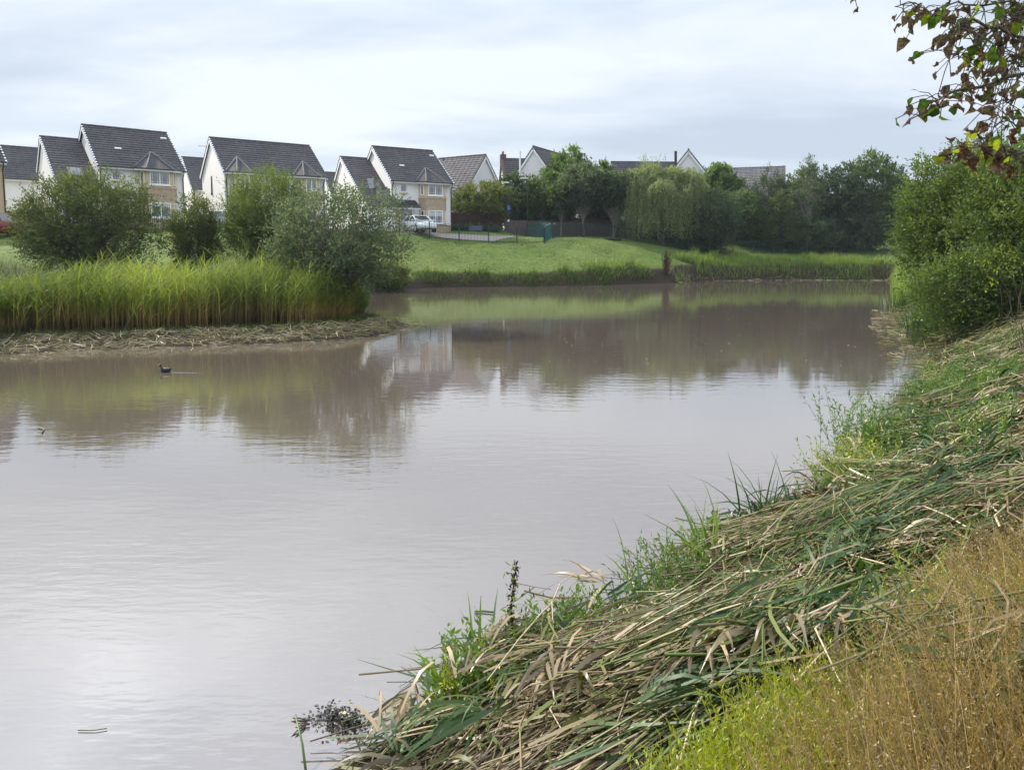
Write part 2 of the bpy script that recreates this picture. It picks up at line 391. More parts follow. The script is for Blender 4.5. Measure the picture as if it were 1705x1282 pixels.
fence_px = [(-60, 391, 49), (15, 390, 50), (150, 388, 51), (275, 386, 52.5), (380, 388, 55), (520, 388, 59), (665, 388, 62), (745, 400.5, 63), (810, 404, 63.5), (880, 405.5, 64.5), (906, 405.5, 65)]
back_px = [(918, 395, 71), (960, 395.5, 71.5), (1000, 396, 72), (1060, 403, 72.5), (1120, 413, 73.2), (1165, 421, 74), (1230, 423, 76), (1320, 422, 79), (1420, 419.5, 81.5), (1520, 417, 84)]
FENCE_P = [at(*p) for p in fence_px]; BACK_P = [at(*p) for p in back_px]
ctrl = [(0, 0, 1.0), (3, 1, 1.05), (4, -6, 1.1), (6, 5.5, 1.0), (9.5, 10, 1.05), (12.5, 14.5, 1.1), (15, 18, 1.15), (20, 24, 1.2), (26, 33, 1.3), (33, 45, 1.4), (42, 60, 2.0), (30, 15, 1.3), (25, 0, 1.3),
        (-16, 21.5, .3), (-11, 23.5, .3), (-7.5, 25, .3), (-5.5, 27.5, .25), (-7, 33, .4), (-18, 27, .6), (-11, 28, .5),
        (-19, 33, 1.2), (-13, 34, 1.1), (-10, 35, 1.0), (-9, 40, 1.2), (-11, 46, 1.8), (-20, 42, 2.4), (-30, 36, 2.2), (-34, 28, 1.5), (-32, 15, 1.2), (-30, 0, 1.2), (-15, -6, 1.0),
        (-7.5, 52, .7), (-5, 57, 1.8), (0, 55.5, .8), (6, 56.5, .8), (0, 60, 2.2), (6, 61, 2.2), (13, 62, .9), (12, 66, 2.3), (18, 68, 1.6), (25, 71, 1.6), (35, 72, 1.6), (45, 74, 1.8)]
ctrl += [tuple(p) for p in FENCE_P + BACK_P + [at(878, 398, 76), at(900, 398, 72), at(792, 384.5, 72.5), at(836, 384, 74.5), at(748, 385, 73)]]
ctrl += [(-45, 55, 4.3), (-31, 57, 4.35), (-25, 60, 4.3), (-15, 65, 4.3), (-8, 68, 4.35), (-2, 70, 4.1), (2, 70, 3.9), (-2, 79, 4.7), (5, 82, 4.7), (12, 80, 4.3), (22, 82, 3.6), (35, 86, 3.2), (50, 90, 3.4),
         (-40, 80, 4.8), (-10, 90, 5.2), (15, 95, 5.4), (40, 100, 5), (70, 80, 4), (70, 40, 3), (60, 10, 2), (-70, 60, 5), (-60, 20, 3), (0, 120, 5.5), (-60, 110, 5.5), (60, 120, 5.5)]
ctrl = np.array(ctrl)
_d = np.linalg.norm(ctrl[:, None, :2] - ctrl[None, :, :2], axis=2) + np.eye(len(ctrl)) * 0
_A = np.block([[-_d + np.eye(len(ctrl)) * .05 * -1, np.ones((len(ctrl), 1))], [np.ones((1, len(ctrl))), np.zeros((1, 1))]])
_w = np.linalg.solve(_A, np.r_[ctrl[:, 2], 0])
def smooth01(t): t = np.clip(t, 0, 1); return t * t * (3 - 2 * t)
def ground_z(x, y, sd=None):
    x = np.asarray(x, float).ravel(); y = np.asarray(y, float).ravel()
    if sd is None: sd = pond_sd(x, y)
    out = np.empty(len(x))
    for i in range(0, len(x), 20000):
        s = slice(i, i + 20000)
        d = np.hypot(x[s, None] - ctrl[None, :, 0], y[s, None] - ctrl[None, :, 1])
        out[s] = -d @ _w[:-1] + _w[-1]
    out = np.clip(out, .15, 6.0)
    near_r = (x > -4) & (y < 45) & (x > y * .18 - 4)
    w = np.where(near_r, 2.5, np.where(y > 45, 1.0, 1.4))
    lo = np.where(y > 45, .25, .05)
    z = lo * smooth01(sd / .25) + (out - lo) * smooth01(sd / w)
    return np.where(sd > 0, z, np.maximum(-1.2, sd * .35))
def gz(x, y): return float(ground_z([x], [y])[0])

xs = np.unique(np.concatenate([np.linspace(-700, -60, 14), np.arange(-60, -20, .8), np.arange(-20, 30, .35), np.arange(30, 62, .8), np.linspace(62, 700, 14)]))
ys = np.unique(np.concatenate([np.linspace(-60, -6, 8), np.arange(-6, 34, .3), np.arange(34, 100, .5), np.linspace(100, 1100, 18)]))
X, Yg = np.meshgrid(xs, ys); sdg = pond_sd(X, Yg)
Zg = ground_z(X, Yg, sdg)
lump = (rng.normal(size=Zg.shape) * .015)
Zg = Zg + np.where(sdg > .4, lump, 0)
nx, ny = len(xs), len(ys)
idx = (np.arange(ny - 1)[:, None] * nx + np.arange(nx - 1)[None]).ravel()
lawn = smooth01((Yg.ravel() - 46) / 4) * smooth01((sdg - 1.0) / .8)
left_lawn = smooth01((Yg.ravel() - 33) / 6) * (X.ravel() < -4)
lawn = np.maximum(lawn, left_lawn * smooth01((sdg - .5)))
wet = 1 - smooth01((sdg - .05) / .5)
def mat_ground():
    m, nt, N, L, b = nodes('ground_cover')
    tc = N.new('ShaderNodeTexCoord').outputs['Object']
    n1 = noise_n(N, L, .35, 5, .6, tc); n2 = noise_n(N, L, 3.5, 5, .65, tc); n3 = noise_n(N, L, 22, 3, .7, tc); n4 = noise_n(N, L, .12, 3, .5, tc)
    g = ramp(N, L, n2, [(.3, (.055, .095, .02)), (.5, (.095, .14, .030)), (.72, (.165, .185, .06))])
    g = mixc(N, L, .8, g, ramp(N, L, n1, [(.3, (.68, .8, .7)), (.5, (1, 1, 1)), (.7, (1.35, 1.2, 1.25))]), 'MULTIPLY')
    g = mixc(N, L, .6, g, ramp(N, L, n3, [(.3, (.55, .6, .6)), (.7, (1.4, 1.35, 1.2))]), 'MULTIPLY')
    g = mixc(N, L, .7, g, ramp(N, L, n4, [(.35, (.85, .95, .8)), (.65, (1.2, 1.08, 1.3))]), 'MULTIPLY')
    s = ramp(N, L, n3, [(.3, (.018, .014, .009)), (.55, (.042, .031, .02)), (.75, (.09, .068, .04))])
    col = mixc(N, L, attr(N, 'lawn'), s, g)
    col = mixc(N, L, attr(N, 'wet'), col, (.035, .026, .018))
    L.new(col, b.inputs['Base Color']); b.inputs['Roughness'].default_value = .95; b.inputs['Specular IOR Level'].default_value = .15
    bp = N.new('ShaderNodeBump'); bp.inputs['Strength'].default_value = .6; bp.inputs['Distance'].default_value = .06
    L.new(n3, bp.inputs['Height']); L.new(bp.outputs[0], b.inputs['Normal']); return m
me = np_mesh('ground', np.stack([X.ravel(), Yg.ravel(), Zg], 1), np.stack([idx, idx + 1, idx + nx + 1, idx + nx], 1), None, {'lawn': lawn, 'wet': wet}, True)
tag(new_obj('ground', me, None, [mat_ground()]), kind='structure')

def mat_water():
    m, nt, N, L, b = nodes('muddy_water')
    tc = N.new('ShaderNodeTexCoord').outputs['Object']
    f = noise_n(N, L, .12, 4, .5, tc)
    L.new(mixc(N, L, f, (.112, .086, .070), (.14, .11, .092)), b.inputs['Base Color'])
    b.inputs['Roughness'].default_value = .035; b.inputs['Coat Weight'].default_value = .5; b.inputs['Coat IOR'].default_value = 1.9; b.inputs['Coat Roughness'].default_value = .03; b.inputs['IOR'].default_value = 2.6; b.inputs['Specular IOR Level'].default_value = .5
    w1 = noise_n(N, L, 3.2, 3, .5, tc, (.55, 1.5, 1)); w2 = noise_n(N, L, .9, 3, .5, tc, (.5, 1.3, 1)); w3 = noise_n(N, L, 9, 2, .5, tc, (.5, 1.6, 1))
    msk = ramp(N, L, noise_n(N, L, .16, 3, .5, tc, (.8, 1.2, 1)), [(.35, (.15, .15, .15)), (.65, (1, 1, 1))])
    def mul(a, b_):
        n = N.new('ShaderNodeMath'); n.operation = 'MULTIPLY'
        for i, x in enumerate((a, b_)):
            if isinstance(x, float): n.inputs[i].default_value = x
            else: L.new(x, n.inputs[i])
        return n.outputs[0]
    def add(a, b_):
        n = N.new('ShaderNodeMath'); n.operation = 'ADD'; L.new(a, n.inputs[0]); L.new(b_, n.inputs[1]); return n.outputs[0]
    hgt = add(mul(w2, .45), mul(add(mul(w1, .55), mul(w3, .26)), msk))
    # a light breeze ruffles the near shore, the sheltered far water lies calmer
    sp_ = N.new('ShaderNodeSeparateXYZ'); L.new(tc, sp_.inputs[0])
    br = N.new('ShaderNodeMapRange'); br.interpolation_type = 'SMOOTHSTEP'; L.new(sp_.outputs[1], br.inputs[0])
    br.inputs[1].default_value = 4.0; br.inputs[2].default_value = 17.0; br.inputs[3].default_value = 1.35; br.inputs[4].default_value = .42
    hgt = mul(hgt, br.outputs[0])
    bp = N.new('ShaderNodeBump'); bp.inputs['Strength'].default_value = 1.0; bp.inputs['Distance'].default_value = .010
    L.new(hgt, bp.inputs['Height']); L.new(bp.outputs[0], b.inputs['Normal']); L.new(bp.outputs[0], b.inputs['Coat Normal'])
    return m
M['water'] = mat_water()
wx = np.linspace(-60, 60, 25); wy = np.linspace(-20, 100, 25); WX, WY = np.meshgrid(wx, wy)
wi = (np.arange(24)[:, None] * 25 + np.arange(24)[None]).ravel()
me = np_mesh('pond_water', np.stack([WX.ravel(), WY.ravel(), np.zeros(WX.size)], 1), np.stack([wi, wi + 1, wi + 26, wi + 25], 1))
tag(new_obj('pond_water', me, None, [M['water']]), kind='structure')

# driveway and road strips draped over the ground
def drape(name, poly_px_rows, mat, lift=.03):
    """rows of (u,v,Y) points, left to right; each row becomes a line of the sheet"""
    V = []; n = 14
    for a, b in poly_px_rows:
        for t in np.linspace(0, 1, n):
            x, y = (np.array(a) * (1 - t) + np.array(b) * t); V.append((x, y, gz(x, y) + lift))
    r = len(poly_px_rows); i = (np.arange(r - 1)[:, None] * n + np.arange(n - 1)[None]).ravel()
    me = np_mesh(name, V, np.stack([i, i + 1, i + n + 1, i + n], 1), smooth=True)
    return tag(new_obj(name, me, None, [mat]), kind='structure')
drape('driveway', [((-19.5, 62.2 + .1 * k * 7 / 7), (-1.6 + .25 * k, 64.2 + .62 * k)) for k in range(9)], M['tarmac'], .04)
drape('road', [((-60, 50.5 + k * .5), (-17.5, 59.6 + k * .5)) for k in range(7)], M['tarmac'], .05)

# ------------------------------------------------------------------ houses
def slope(mb, x0, x1, p0, p1, courses, thick=.10, lip=.045):
    """tiled roof slope from eave p0 (y,z) to ridge p1, in overlapping courses with a raised lower edge"""
    p0 = np.array(p0, float); p1 = np.array(p1, float); d = (p1 - p0) / courses
    n = np.array([-(p1 - p0)[1], (p1 - p0)[0]]); n /= np.linalg.norm(n)
    if n[1] < 0: n = -n
    mb.prism([tuple(p0 - n * thick), tuple(p0), tuple(p1), tuple(p1 - n * thick)], x0, x1)
    for i in range(courses):
        a = p0 + d * i + n * .004; b = a + d * 1.03; A = a + n * (lip + .008 * ((i * 37) % 5) / 5)
        ja, jb = .006 * ((i * 13) % 3), .006 * ((i * 7) % 3)
        mb.add([(x0 - .01 - ja, a[0], a[1]), (x1 + .01 + jb, a[0], a[1]), (x1 + .01 + jb, A[0], A[1]), (x0 - .01 - ja, A[0], A[1]), (x1 + .01 + jb, b[0], b[1] + .003), (x0 - .01 - ja, b[0], b[1] + .003)],
               [(0, 1, 2, 3), (3, 2, 4, 5), (0, 3, 5), (1, 4, 2)])
def window(parent, O, U, w, hgt, mull=1, sill=True, bars=True, sill_mat='upvc', blind=0.0):
    O = np.array(O, float); U = np.array([U[0], U[1], 0.]); n = np.array([U[1], -U[0], 0.]); k = np.array([0, 0, 1.])
    f = MB(); t = .065; dp = .055
    f.obox(O, U * w, n * dp, k * t); f.obox(O + k * (hgt - t), U * w, n * dp, k * t)
    f.obox(O + k * t, U * t, n * (dp - .003), k * (hgt - 2 * t)); f.obox(O + U * (w - t) + k * t, U * t, n * (dp - .003), k * (hgt - 2 * t))
    for i in range(1, mull): f.obox(O + U * (w * i / mull - t * .6) + k * t, U * t * 1.2, n * (dp - .004), k * (hgt - 2 * t))
    if bars:
        for i in range(mull):
            a, b = w * i / mull, w * (i + 1) / mull
            for q in (.24, .76): f.obox(O + U * (a + (b - a) * q) + k * t + n * .012, U * .016, n * .01, k * (hgt - 2 * t))
            f.obox(O + U * (a + t) + k * (hgt * .76) + n * .012, U * (b - a - 2 * t), n * .011, k * .016)
            f.obox(O + U * (a + t) + k * (hgt * .2) + n * .012, U * (b - a - 2 * t), n * .011, k * .016)
    fo = f.build('window', M['upvc'], parent)
    p = MB().obox(O + U * .02 + k * .02 - n * .01, U * (w - .04), n * .02, k * (hgt - .04)); p.build('pane', M['glass'], fo)
    if blind:
        b = MB().obox(O + U * .08 + k * (hgt * (1 - blind)) + n * .0105, U * (w - .16), n * .004, k * (hgt * blind - .08)); b.build('blind', M['blind'], fo)
    if sill:
        s = MB().obox(O - U * .07 - k * .10, U * (w + .14), n * .12, k * .095); s.build('sill', M[sill_mat], fo)
    return fo
def bay_wall_quads(xa, xb, ya=.3, d=.6, c0=.5, c1=.5):
    return [(xa, ya + .02), (xa, ya), (xa + c0, ya - d), (xb - c1, ya - d), (xb, ya), (xb, ya + .02)]
def make_bay(par, xa, xb, ze, blind=0.0, low=True):
    pl = bay_wall_quads(xa, xb)
    def grow(e): return [(x + e * (-1 if x < (xa + xb) / 2 else 1) * .7, y - e if y < .31 else y) for x, y in pl]
    MB().vprism(grow(.03), 0, .72).build('bay_plinth', M['split'], par)
    MB().vprism(pl, .72, 2.04).build('bay_pier', M['stone'], par)
    MB().vprism(grow(.012), 2.04, 3.10).build('bay_stonework', M['split'], par)
    MB().vprism(grow(.06), 3.10, 3.20).build('sill_course', M['stone'], par)
    MB().vprism(pl, 3.20, ze - .12).build('bay_pier', M['stone'], par)
    c0 = np.array([xa, .3]); c1 = np.array([xa + .5, -.3]); c2 = np.array([xb - .5, -.3]); c3 = np.array([xb, .3])
    wmid = (c2 - c1)[0]
    for z, hh, bl in ((3.36, .98, .0), (.84, 1.14, blind)):
        window(par, (c1[0] + wmid * .1, -.305, z), (1, 0), wmid * .8, hh, 2, True, True, 'upvc', bl)
        for a, b in ((c0, c1), (c2, c3)):
            u = (b - a) / np.linalg.norm(b - a); o = a + u * .22
            window(par, (o[0] + u[1] * .006, o[1] - u[0] * .006, z), u, np.linalg.norm(b - a) - .44, hh, 1, False, False)
def hip_bay_roof(par, xa, xb, ze, apx, y=1.75, k=.77):
    A, B, C_, D = (xa - .38, .0, ze + .02), (xa + .38, -.62, ze - .03), (xb - .38, -.62, ze - .03), (xb + .36, .0, ze + .02)
    P = (apx, y, ze + k * y + .16); r = MB()
    r.add([A, B, P], [(0, 1, 2)]); r.add([B, C_, P], [(0, 1, 2)]); r.add([C_, D, P], [(0, 1, 2)])
    r.add([A, B, C_, D], [(3, 2, 1, 0)])
    ro = r.build('bay_roof', M['tiles_dark'], par)
    h = MB()
    for q in (A, B, C_, D):
        q2 = tuple(np.array(q) * .97 + np.array(P) * .03); h.tube([np.array(q2) + (0, 0, .02), np.array(P) + (0, 0, .03)], .055, 6)
    h.build('hip_ridge', M['slates'], ro)
    f = MB()
    for a, b in ((A, B), (B, C_), (C_, D)):
        a, b = np.array(a), np.array(b); u = (b - a) / np.linalg.norm(b - a); n = np.array([u[1], -u[0], 0])
        f.obox(a - (0, 0, .17), b - a, -n * .03, (0, 0, .14))
    f.build('fascia', M['upvc'], par)
    g = MB(); g.tube([np.array(q) + np.array([0, -.05, -.01]) for q in (A, B, C_, D)], .05, 6); g.build('gutter', M['black_plastic'], par)
def verge(par, x, p0, p1, name='verge'):
    m = MB(); p0 = np.array(p0, float); p1 = np.array(p1, float); L = np.linalg.norm(p1 - p0); n = int(L / .33)
    u = (p1 - p0) / L; nn = np.array([-u[1], u[0]])
    if nn[1] < 0: nn = -nn
    for i in range(n):
        a = p0 + u * (L * i / n); b = p0 + u * (L * (i + .62) / n)
        m.prism([tuple(a - nn * .08), tuple(b - nn * .08), tuple(b + nn * .035), tuple(a + nn * .05)], x - .03, x + .07)
    m.build(name, M['upvc'], par)
def bargeboard(par, x, p0, p1, w=.2, t=.03):
    p0 = np.array(p0, float); p1 = np.array(p1, float); u = (p1 - p0) / np.linalg.norm(p1 - p0); nn = np.array([-u[1], u[0]])
    if nn[1] < 0: nn = -nn
    MB().prism([tuple(p0 - nn * (.1 + w)), tuple(p1 - nn * (.1 + w)), tuple(p1 - nn * .1), tuple(p0 - nn * .1)], x - t, x).build('bargeboard', M['upvc'], par)
def downpipe(par, x, y0, ztop, zbot, y1=.24):
    MB().tube([(x, y0, ztop), (x, y0 + .06, ztop - .25), (x, y1, ztop - .55), (x, y1, ztop - .8), (x, y1, zbot)], .045, 6).build('downpipe', M['black_plastic'], par)
def gable_poly(y0, y1, yr, ze_f, zr, ze_b): return [(y0, 0), (y0, ze_f), (yr, zr), (y1, ze_b), (y1, 0)]

def detached_house(name, label, loc, th, garage=True, roof_balcony=False, stone_right=False, blind=.0, group=None):
    e = empty(name, loc, math.pi / 2 - th); tag(e, label, 'house', group)
    L, D, Rr, ze = 6.33, 4.56, 3.51, 4.54
    MB().prism(gable_poly(.3, 8.8, D, ze + .12, ze + Rr - .13, ze + .12), .18, 6.15).build('wall', M['render'], e)
    MB().box(.165, 6.165, .285, 8.815, -.3, .70).build('plinth', M['split'], e)
    ro = MB(); slope(ro, 0, L, (0, ze), (D, ze + Rr), 17); slope(ro, 0, L, (2 * D, ze), (D, ze + Rr), 17)
    ro = ro.build('roof', M['tiles'], e)
    rt = MB()
    for i in range(15): rt.tube([(L * i / 15, D, ze + Rr + .02), (L * (i + .94) / 15, D, ze + Rr + .02 + .01 * (i % 2))], .10, 6)
    rt.build('ridge_tile', M['tiles'], ro)
    for a, f in ((1.7, .42), (5.55, .8)): MB().obox((a, D * f, ze + Rr * f + .05), (.45, 0, 0), (0, .12, .095), (0, -.05, .065)).build('roof_vent', M['upvc'], ro)
    verge(e, 0, (0, ze), (D, ze + Rr)); verge(e, L - .04, (0, ze), (D, ze + Rr))
    for p in (((0, ze), (D, ze + Rr)), ((2 * D, ze), (D, ze + Rr))): bargeboard(e, .03, *p)
    MB().box(0, 2.42, .0, .035, ze - .17, ze - .03).build('fascia', M['upvc'], e)
    MB().box(5.98, L, .0, .035, ze - .17, ze - .03).build('fascia', M['upvc'], e)
    MB().tube([(-.02, -.06, ze - .0), (2.45, -.06, ze - .0)], .055, 6).build('gutter', M['black_plastic'], e)
    MB().tube([(5.95, -.06, ze - .0), (L, -.06, ze - .0)], .055, 6).build('gutter', M['black_plastic'], e)
    downpipe(e, .24, -.06, ze, 2.7); downpipe(e, 6.12, -.06, ze, .1)
    make_bay(e, 2.82, 5.62, ze, blind); hip_bay_roof(e, 2.82, 5.62, ze, 4.22)
    window(e, (1.0, .295, 3.56), (1, 0), .68, .78, 1, True, True, 'stone')
    if stone_right: MB().box(5.6, 6.19, .26, 1.3, .0, ze - .15).build('stone_corner', M['stone'], e)
    # garage wing with its long front slope, and the porch roof it runs into
    if garage:
        MB().prism(gable_poly(-.7, 8.0, 5.88, 2.26, 6.88, 4.78), -2.5, .175).build('garage_wall', M['render'], e)
        gr = MB(); slope(gr, -2.64, .17, (-1.01, 2.18), (5.88, 7.05), 24); slope(gr, -2.64, .17, (8.26, 4.66), (5.88, 7.05), 10)
        gr = gr.build('garage_roof', M['tiles'], e)
        rt = MB()
        for i in range(6): rt.tube([(-2.64 + 2.8 * i / 6, 5.88, 7.07), (-2.64 + 2.8 * (i + .94) / 6, 5.88, 7.07)], .10, 6)
        rt.build('ridge_tile', M['tiles'], gr)
        verge(e, -2.64, (-1.01, 2.18), (5.88, 7.05))
        bargeboard(e, -2.61, (-1.01, 2.18), (5.88, 7.05)); bargeboard(e, -2.61, (8.26, 4.66), (5.88, 7.05))
        pr = MB(); slope(pr, .18, 2.42, (-1.01, 2.19), (.29, 2.90), 4); pr.build('porch_roof', M['tiles_dark'], e)
        MB().box(-2.6, 2.42, -1.0, -.96, 2.0, 2.13).build('fascia', M['upvc'], e)
        MB().tube([(-2.64, -1.07, 2.17), (2.45, -1.07, 2.17)], .05, 6).build('gutter', M['black_plastic'], e)
        gd = MB()
        for i in range(9): gd.box(-2.2, .0, -.735 + .006 * (i % 2), -.69, .05 + i * .222, .05 + i * .222 + .215)
        gd.build('garage_door', M['upvc'], e)
        pier = MB().box(.25, .70, -.72, .28, 0, 2.02).build('porch_pier', M['stone'], e)
        MB().box(.42, .56, -.82, -.722, 1.62, 1.82).build('wall_lamp', M['black_plastic'], pier)
        dr = MB().box(.8, 1.72, .25, .295, .05, 2.02).build('front_door', M['upvc'], e)
        MB().box(1.0, 1.25, .24, .249, 1.2, 1.75).build('pane', M['glass'], dr)
        MB().box(1.3, 1.52, .24, .249, 1.2, 1.75).build('pane', M['glass'], dr)
        window(e, (1.76, .295, .1), (1, 0), .42, 1.9, 1, False, False)
        # roof windows lying on the garage slope
        s = np.array([0, 6.89, 4.87]); s /= np.linalg.norm(s); n = np.array([0, -s[2], s[1]]); o0 = np.array([0, -1.01, 2.18])
        def on_slope(a, t, lift=0.): return o0 + np.array([a, 0, 0]) + s * t + n * lift
        if not roof_balcony:
            f = MB()
            f.obox(on_slope(-1.62, 2.72, .01), (1.0, 0, 0), s * 1.2, n * .09); fo = f.build('roof_window', M['slates'], e)
            MB().obox(on_slope(-1.54, 2.80, .095), (.5, 0, 0), s * 1.04, n * .012).build('pane', M['glass'], fo)
            MB().obox(on_slope(-.98, 2.80, .095), (.26, 0, 0), s * 1.04, n * .012).build('pane', M['glass'], fo)
        else:
            for a0, w in ((-1.62, .62), (-.92, .66)):
                fo = MB().obox(on_slope(a0, 2.70, .0), (w, 0, 0), s * 1.2, n * .06).build('roof_window', M['black_plastic'], e)
                up = unit(n * .45 + s * .9) if a0 < -1.2 else s
                MB().obox(on_slope(a0 + .05, 2.76, .065), (w - .1, 0, 0), up * 1.08, n * .02).build('pane', M['glass'], fo)
            bf = MB(); y0 = on_slope(-1.62, .75); y1 = on_slope(-1.62, 2.7)
            hgt = y1[2] - y0[2]
            bal = MB()
            for a in (-1.62, -.98, -.30): bal.obox((a, y0[1], y0[2]), (.05, 0, 0), (0, .05, 0), (0, 0, hgt))
            bal.obox((-1.62, y0[1], y1[2]), (1.37, 0, 0), (0, .06, 0), (0, 0, .06))
            bal.obox((-1.62, y0[1], y1[2]), (.06, 0, 0), (0, y1[1] - y0[1], 0), (0, 0, .06)); bal.obox((-.31, y0[1], y1[2]), (.06, 0, 0), (0, y1[1] - y0[1], 0), (0, 0, .06))
            bo = bal.build('roof_balcony', M['black_plastic'], e)
            MB().obox((-1.57, y0[1] + .02, y0[2] + .05), (.59, 0, 0), (0, .015, 0), (0, 0, hgt - .05)).build('pane', M['glass'], bo)
            MB().obox((-.93, y0[1] + .02, y0[2] + .05), (.63, 0, 0), (0, .015, 0), (0, 0, hgt - .05)).build('pane', M['glass'], bo)
    return e
TH1, TH3 = R_(49.0), R_(58.57)
detached_house('detached_house', 'white house behind the tall round shrub, with stone bay and skylight on its garage roof', (-30.65, 55.48, 4.34), TH1, blind=.3)
detached_house('detached_house', 'white house with the white car parked at its door, glass roof balcony over the garage', (-10.80, 66.71, 4.30), TH3, roof_balcony=True, blind=.45)

def house_at(apex, side, th, L, D, ze, Rr):
    """house origin from its ridge end ('L' or 'R') given as a point"""
    r = np.array([math.sin(th), math.cos(th), 0]); b = np.array([-math.cos(th), math.sin(th), 0])
    return np.array(apex) - (0 if side == 'L' else L) * r - D * b - np.array([0, 0, ze + Rr])
def simple_house(name, label, loc, th, L, D, ze, Rr, roof='tiles', wins=(), skews=False, bays=(), left_verge=True, yb=None, courses=None):
    e = empty(name, loc, math.pi / 2 - th); tag(e, label, 'house')
    yb = yb or 2 * D; k = Rr / D; zb = ze + Rr - (yb - D) * k
    MB().prism(gable_poly(.3, yb - .3, D, ze + .3 * k - .1, ze + Rr - .13, zb + .3 * k - .1), .16, L - .16).build('wall', M['render'], e)
    MB().box(.15, L - .15, .29, yb - .29, -1.2, .5).build('plinth', M['split'], e)
    c = courses or int(math.hypot(D, Rr) / .34)
    ro = MB(); slope(ro, 0, L, (0, ze), (D, ze + Rr), c); slope(ro, 0, L, (yb, zb), (D, ze + Rr), c); ro = ro.build('roof', M[roof], e)
    rt = MB(); n = int(L / .42)
    for i in range(n): rt.tube([(L * i / n, D, ze + Rr + .02), (L * (i + .94) / n, D, ze + Rr + .02)], .10, 6)
    rt.build('ridge_tile', M[roof], ro)
    if skews:
        for x in (.0, L - .2):
            for p in (((-.1, ze - .1), (D, ze + Rr + .02)), ((yb + .1, zb - .1), (D, ze + Rr + .02))):
                p0, p1 = np.array(p[0]), np.array(p[1]); u = unit(p1 - p0); nn = np.array([-u[1], u[0]]); nn = nn if nn[1] > 0 else -nn
                MB().prism([tuple(p0 - nn * .05), tuple(p1 - nn * .05), tuple(p1 + nn * .16), tuple(p0 + nn * .16)], x - .05, x + .25).build('skew_stone', M['fence_grey'], e)
    else:
        if left_verge: verge(e, 0, (0, ze), (D, ze + Rr))
        for x in (.03, L):
            bargeboard(e, x, (0, ze), (D, ze + Rr)); bargeboard(e, x, (yb, zb), (D, ze + Rr))
    MB().box(0, L, .0, .035, ze - .17, ze - .03).build('fascia', M['upvc'], e)
    MB().tube([(-.02, -.06, ze), (L + .02, -.06, ze)], .055, 6).build('gutter', M['black_plastic'], e)
    downpipe(e, .3, -.06, ze, .1); downpipe(e, L - .3, -.06, ze, .1)
    for w in wins:
        if w[0] == 'F': window(e, (w[1], .295, w[2]), (1, 0), w[3], w[4], w[5] if len(w) > 5 else 1)
        elif w[0] == 'L': window(e, (.155, w[1], w[2]), (0, -1), w[3], w[4], 1)
        elif w[0] == 'R': window(e, (L - .155, w[1], w[2]), (0, 1), w[3], w[4], 1)
    for b0, b1 in bays: make_bay(e, b0, b1, ze); hip_bay_roof(e, b0, b1, ze, (b0 + b1) / 2, 1.7, k)
    return e
h2 = simple_house('detached_house', 'wide white house half hidden by the upright willow, two hipped bays under one roof', (-23.02, 59.8, 4.3), R_(54.84), 8.69, 4.25, 4.6, 3.16, wins=[('F', 4.2, 3.5, .9, .9)], bays=[(.55, 2.55), (6.0, 8.2)], yb=8.14)
MB().tube([(.13, 4.4, 4.6), (.11, 4.4, 3.2)], .05, 6).build('flue_pipe', M['black_plastic'], h2)
MB().box(.05, .155, 4.28, 4.5, 3.0, 3.2).build('wall_lamp', M['black_plastic'], h2)
# left-hand neighbours
L0 = np.array(at(11.5, 270.5, 50)); th0 = R_(44)
r0 = np.array([math.sin(th0), math.cos(th0), 0]); loc0 = L0 - 6.33 * r0 - np.array([0, 0, 4.54])
detached_house('detached_house', 'cream stone house corner cut off by the left frame edge, red car in front', tuple(loc0), th0, stone_right=True)
ap = at(-40, 240, 66); loc = house_at(ap, 'L', R_(50), 8.5, 4.3, 4.7, 3.2)
simple_house('detached_house', 'white house with two small upper windows, set back behind the cream stone corner', tuple(loc), R_(50), 8.5, 4.3, 4.7, 3.2, wins=[('F', 5.05, 3.5, .55, .8), ('F', 7.25, 3.5, .8, .8)])
ap = at(302, 262, 74); loc = house_at(ap, 'L', R_(56), 7, 4.2, 4.5, 3.4)
hb = simple_house('detached_house', 'strip of white gable between the two big left houses, aerial on top', tuple(loc), R_(56), 7, 4.2, 4.5, 3.4)
ae = MB(); ae.tube([(2.6, 4.2, 7.9), (2.6, 4.2, 9.3)], .025, 5); ae.tube([(1.6, 4.2, 9.1), (3.0, 4.2, 9.15)], .02, 5)
for i in range(5): ae.tube([(1.7 + .28 * i, 3.9, 9.12), (1.7 + .28 * i, 4.5, 9.12)], .012, 4)
ae.build('tv_aerial', M['steel'], hb)
ap = at(535, 287, 84); loc = house_at(ap, 'L', R_(60), 8, 4.2, 4.6, 3.2)
simple_house('detached_house', 'dark sliver of house roof far behind the gap beside the willow house', tuple(loc), R_(60), 8, 4.2, 4.6, 3.2)
# cross-gabled house right of the balcony house
thx = R_(123)                                            # its ridge comes towards the pond: gable end on the right
ap = at(809.5, 258, 80); loc = house_at(ap, 'R', thx - R_(0), 9, 3.55, 4.3, 3.9)
simple_house('detached_house', 'white gable end rising over the rounded yellow green shrub, joined to a lower dark wing', tuple(loc), thx, 9, 3.55, 4.3, 3.9, left_verge=False)
ap = at(736, 264.5, 83); loc = house_at(ap, 'L', R_(66), 4.4, 3.2, 5.0, 2.9)
simple_house('house_wing', 'dark roofed white wing between the balcony house and the tall gable', tuple(loc), R_(66), 4.4, 3.2, 5.0, 2.9, wins=[('F', 3.3, 3.6, .45, .7)], left_verge=False)
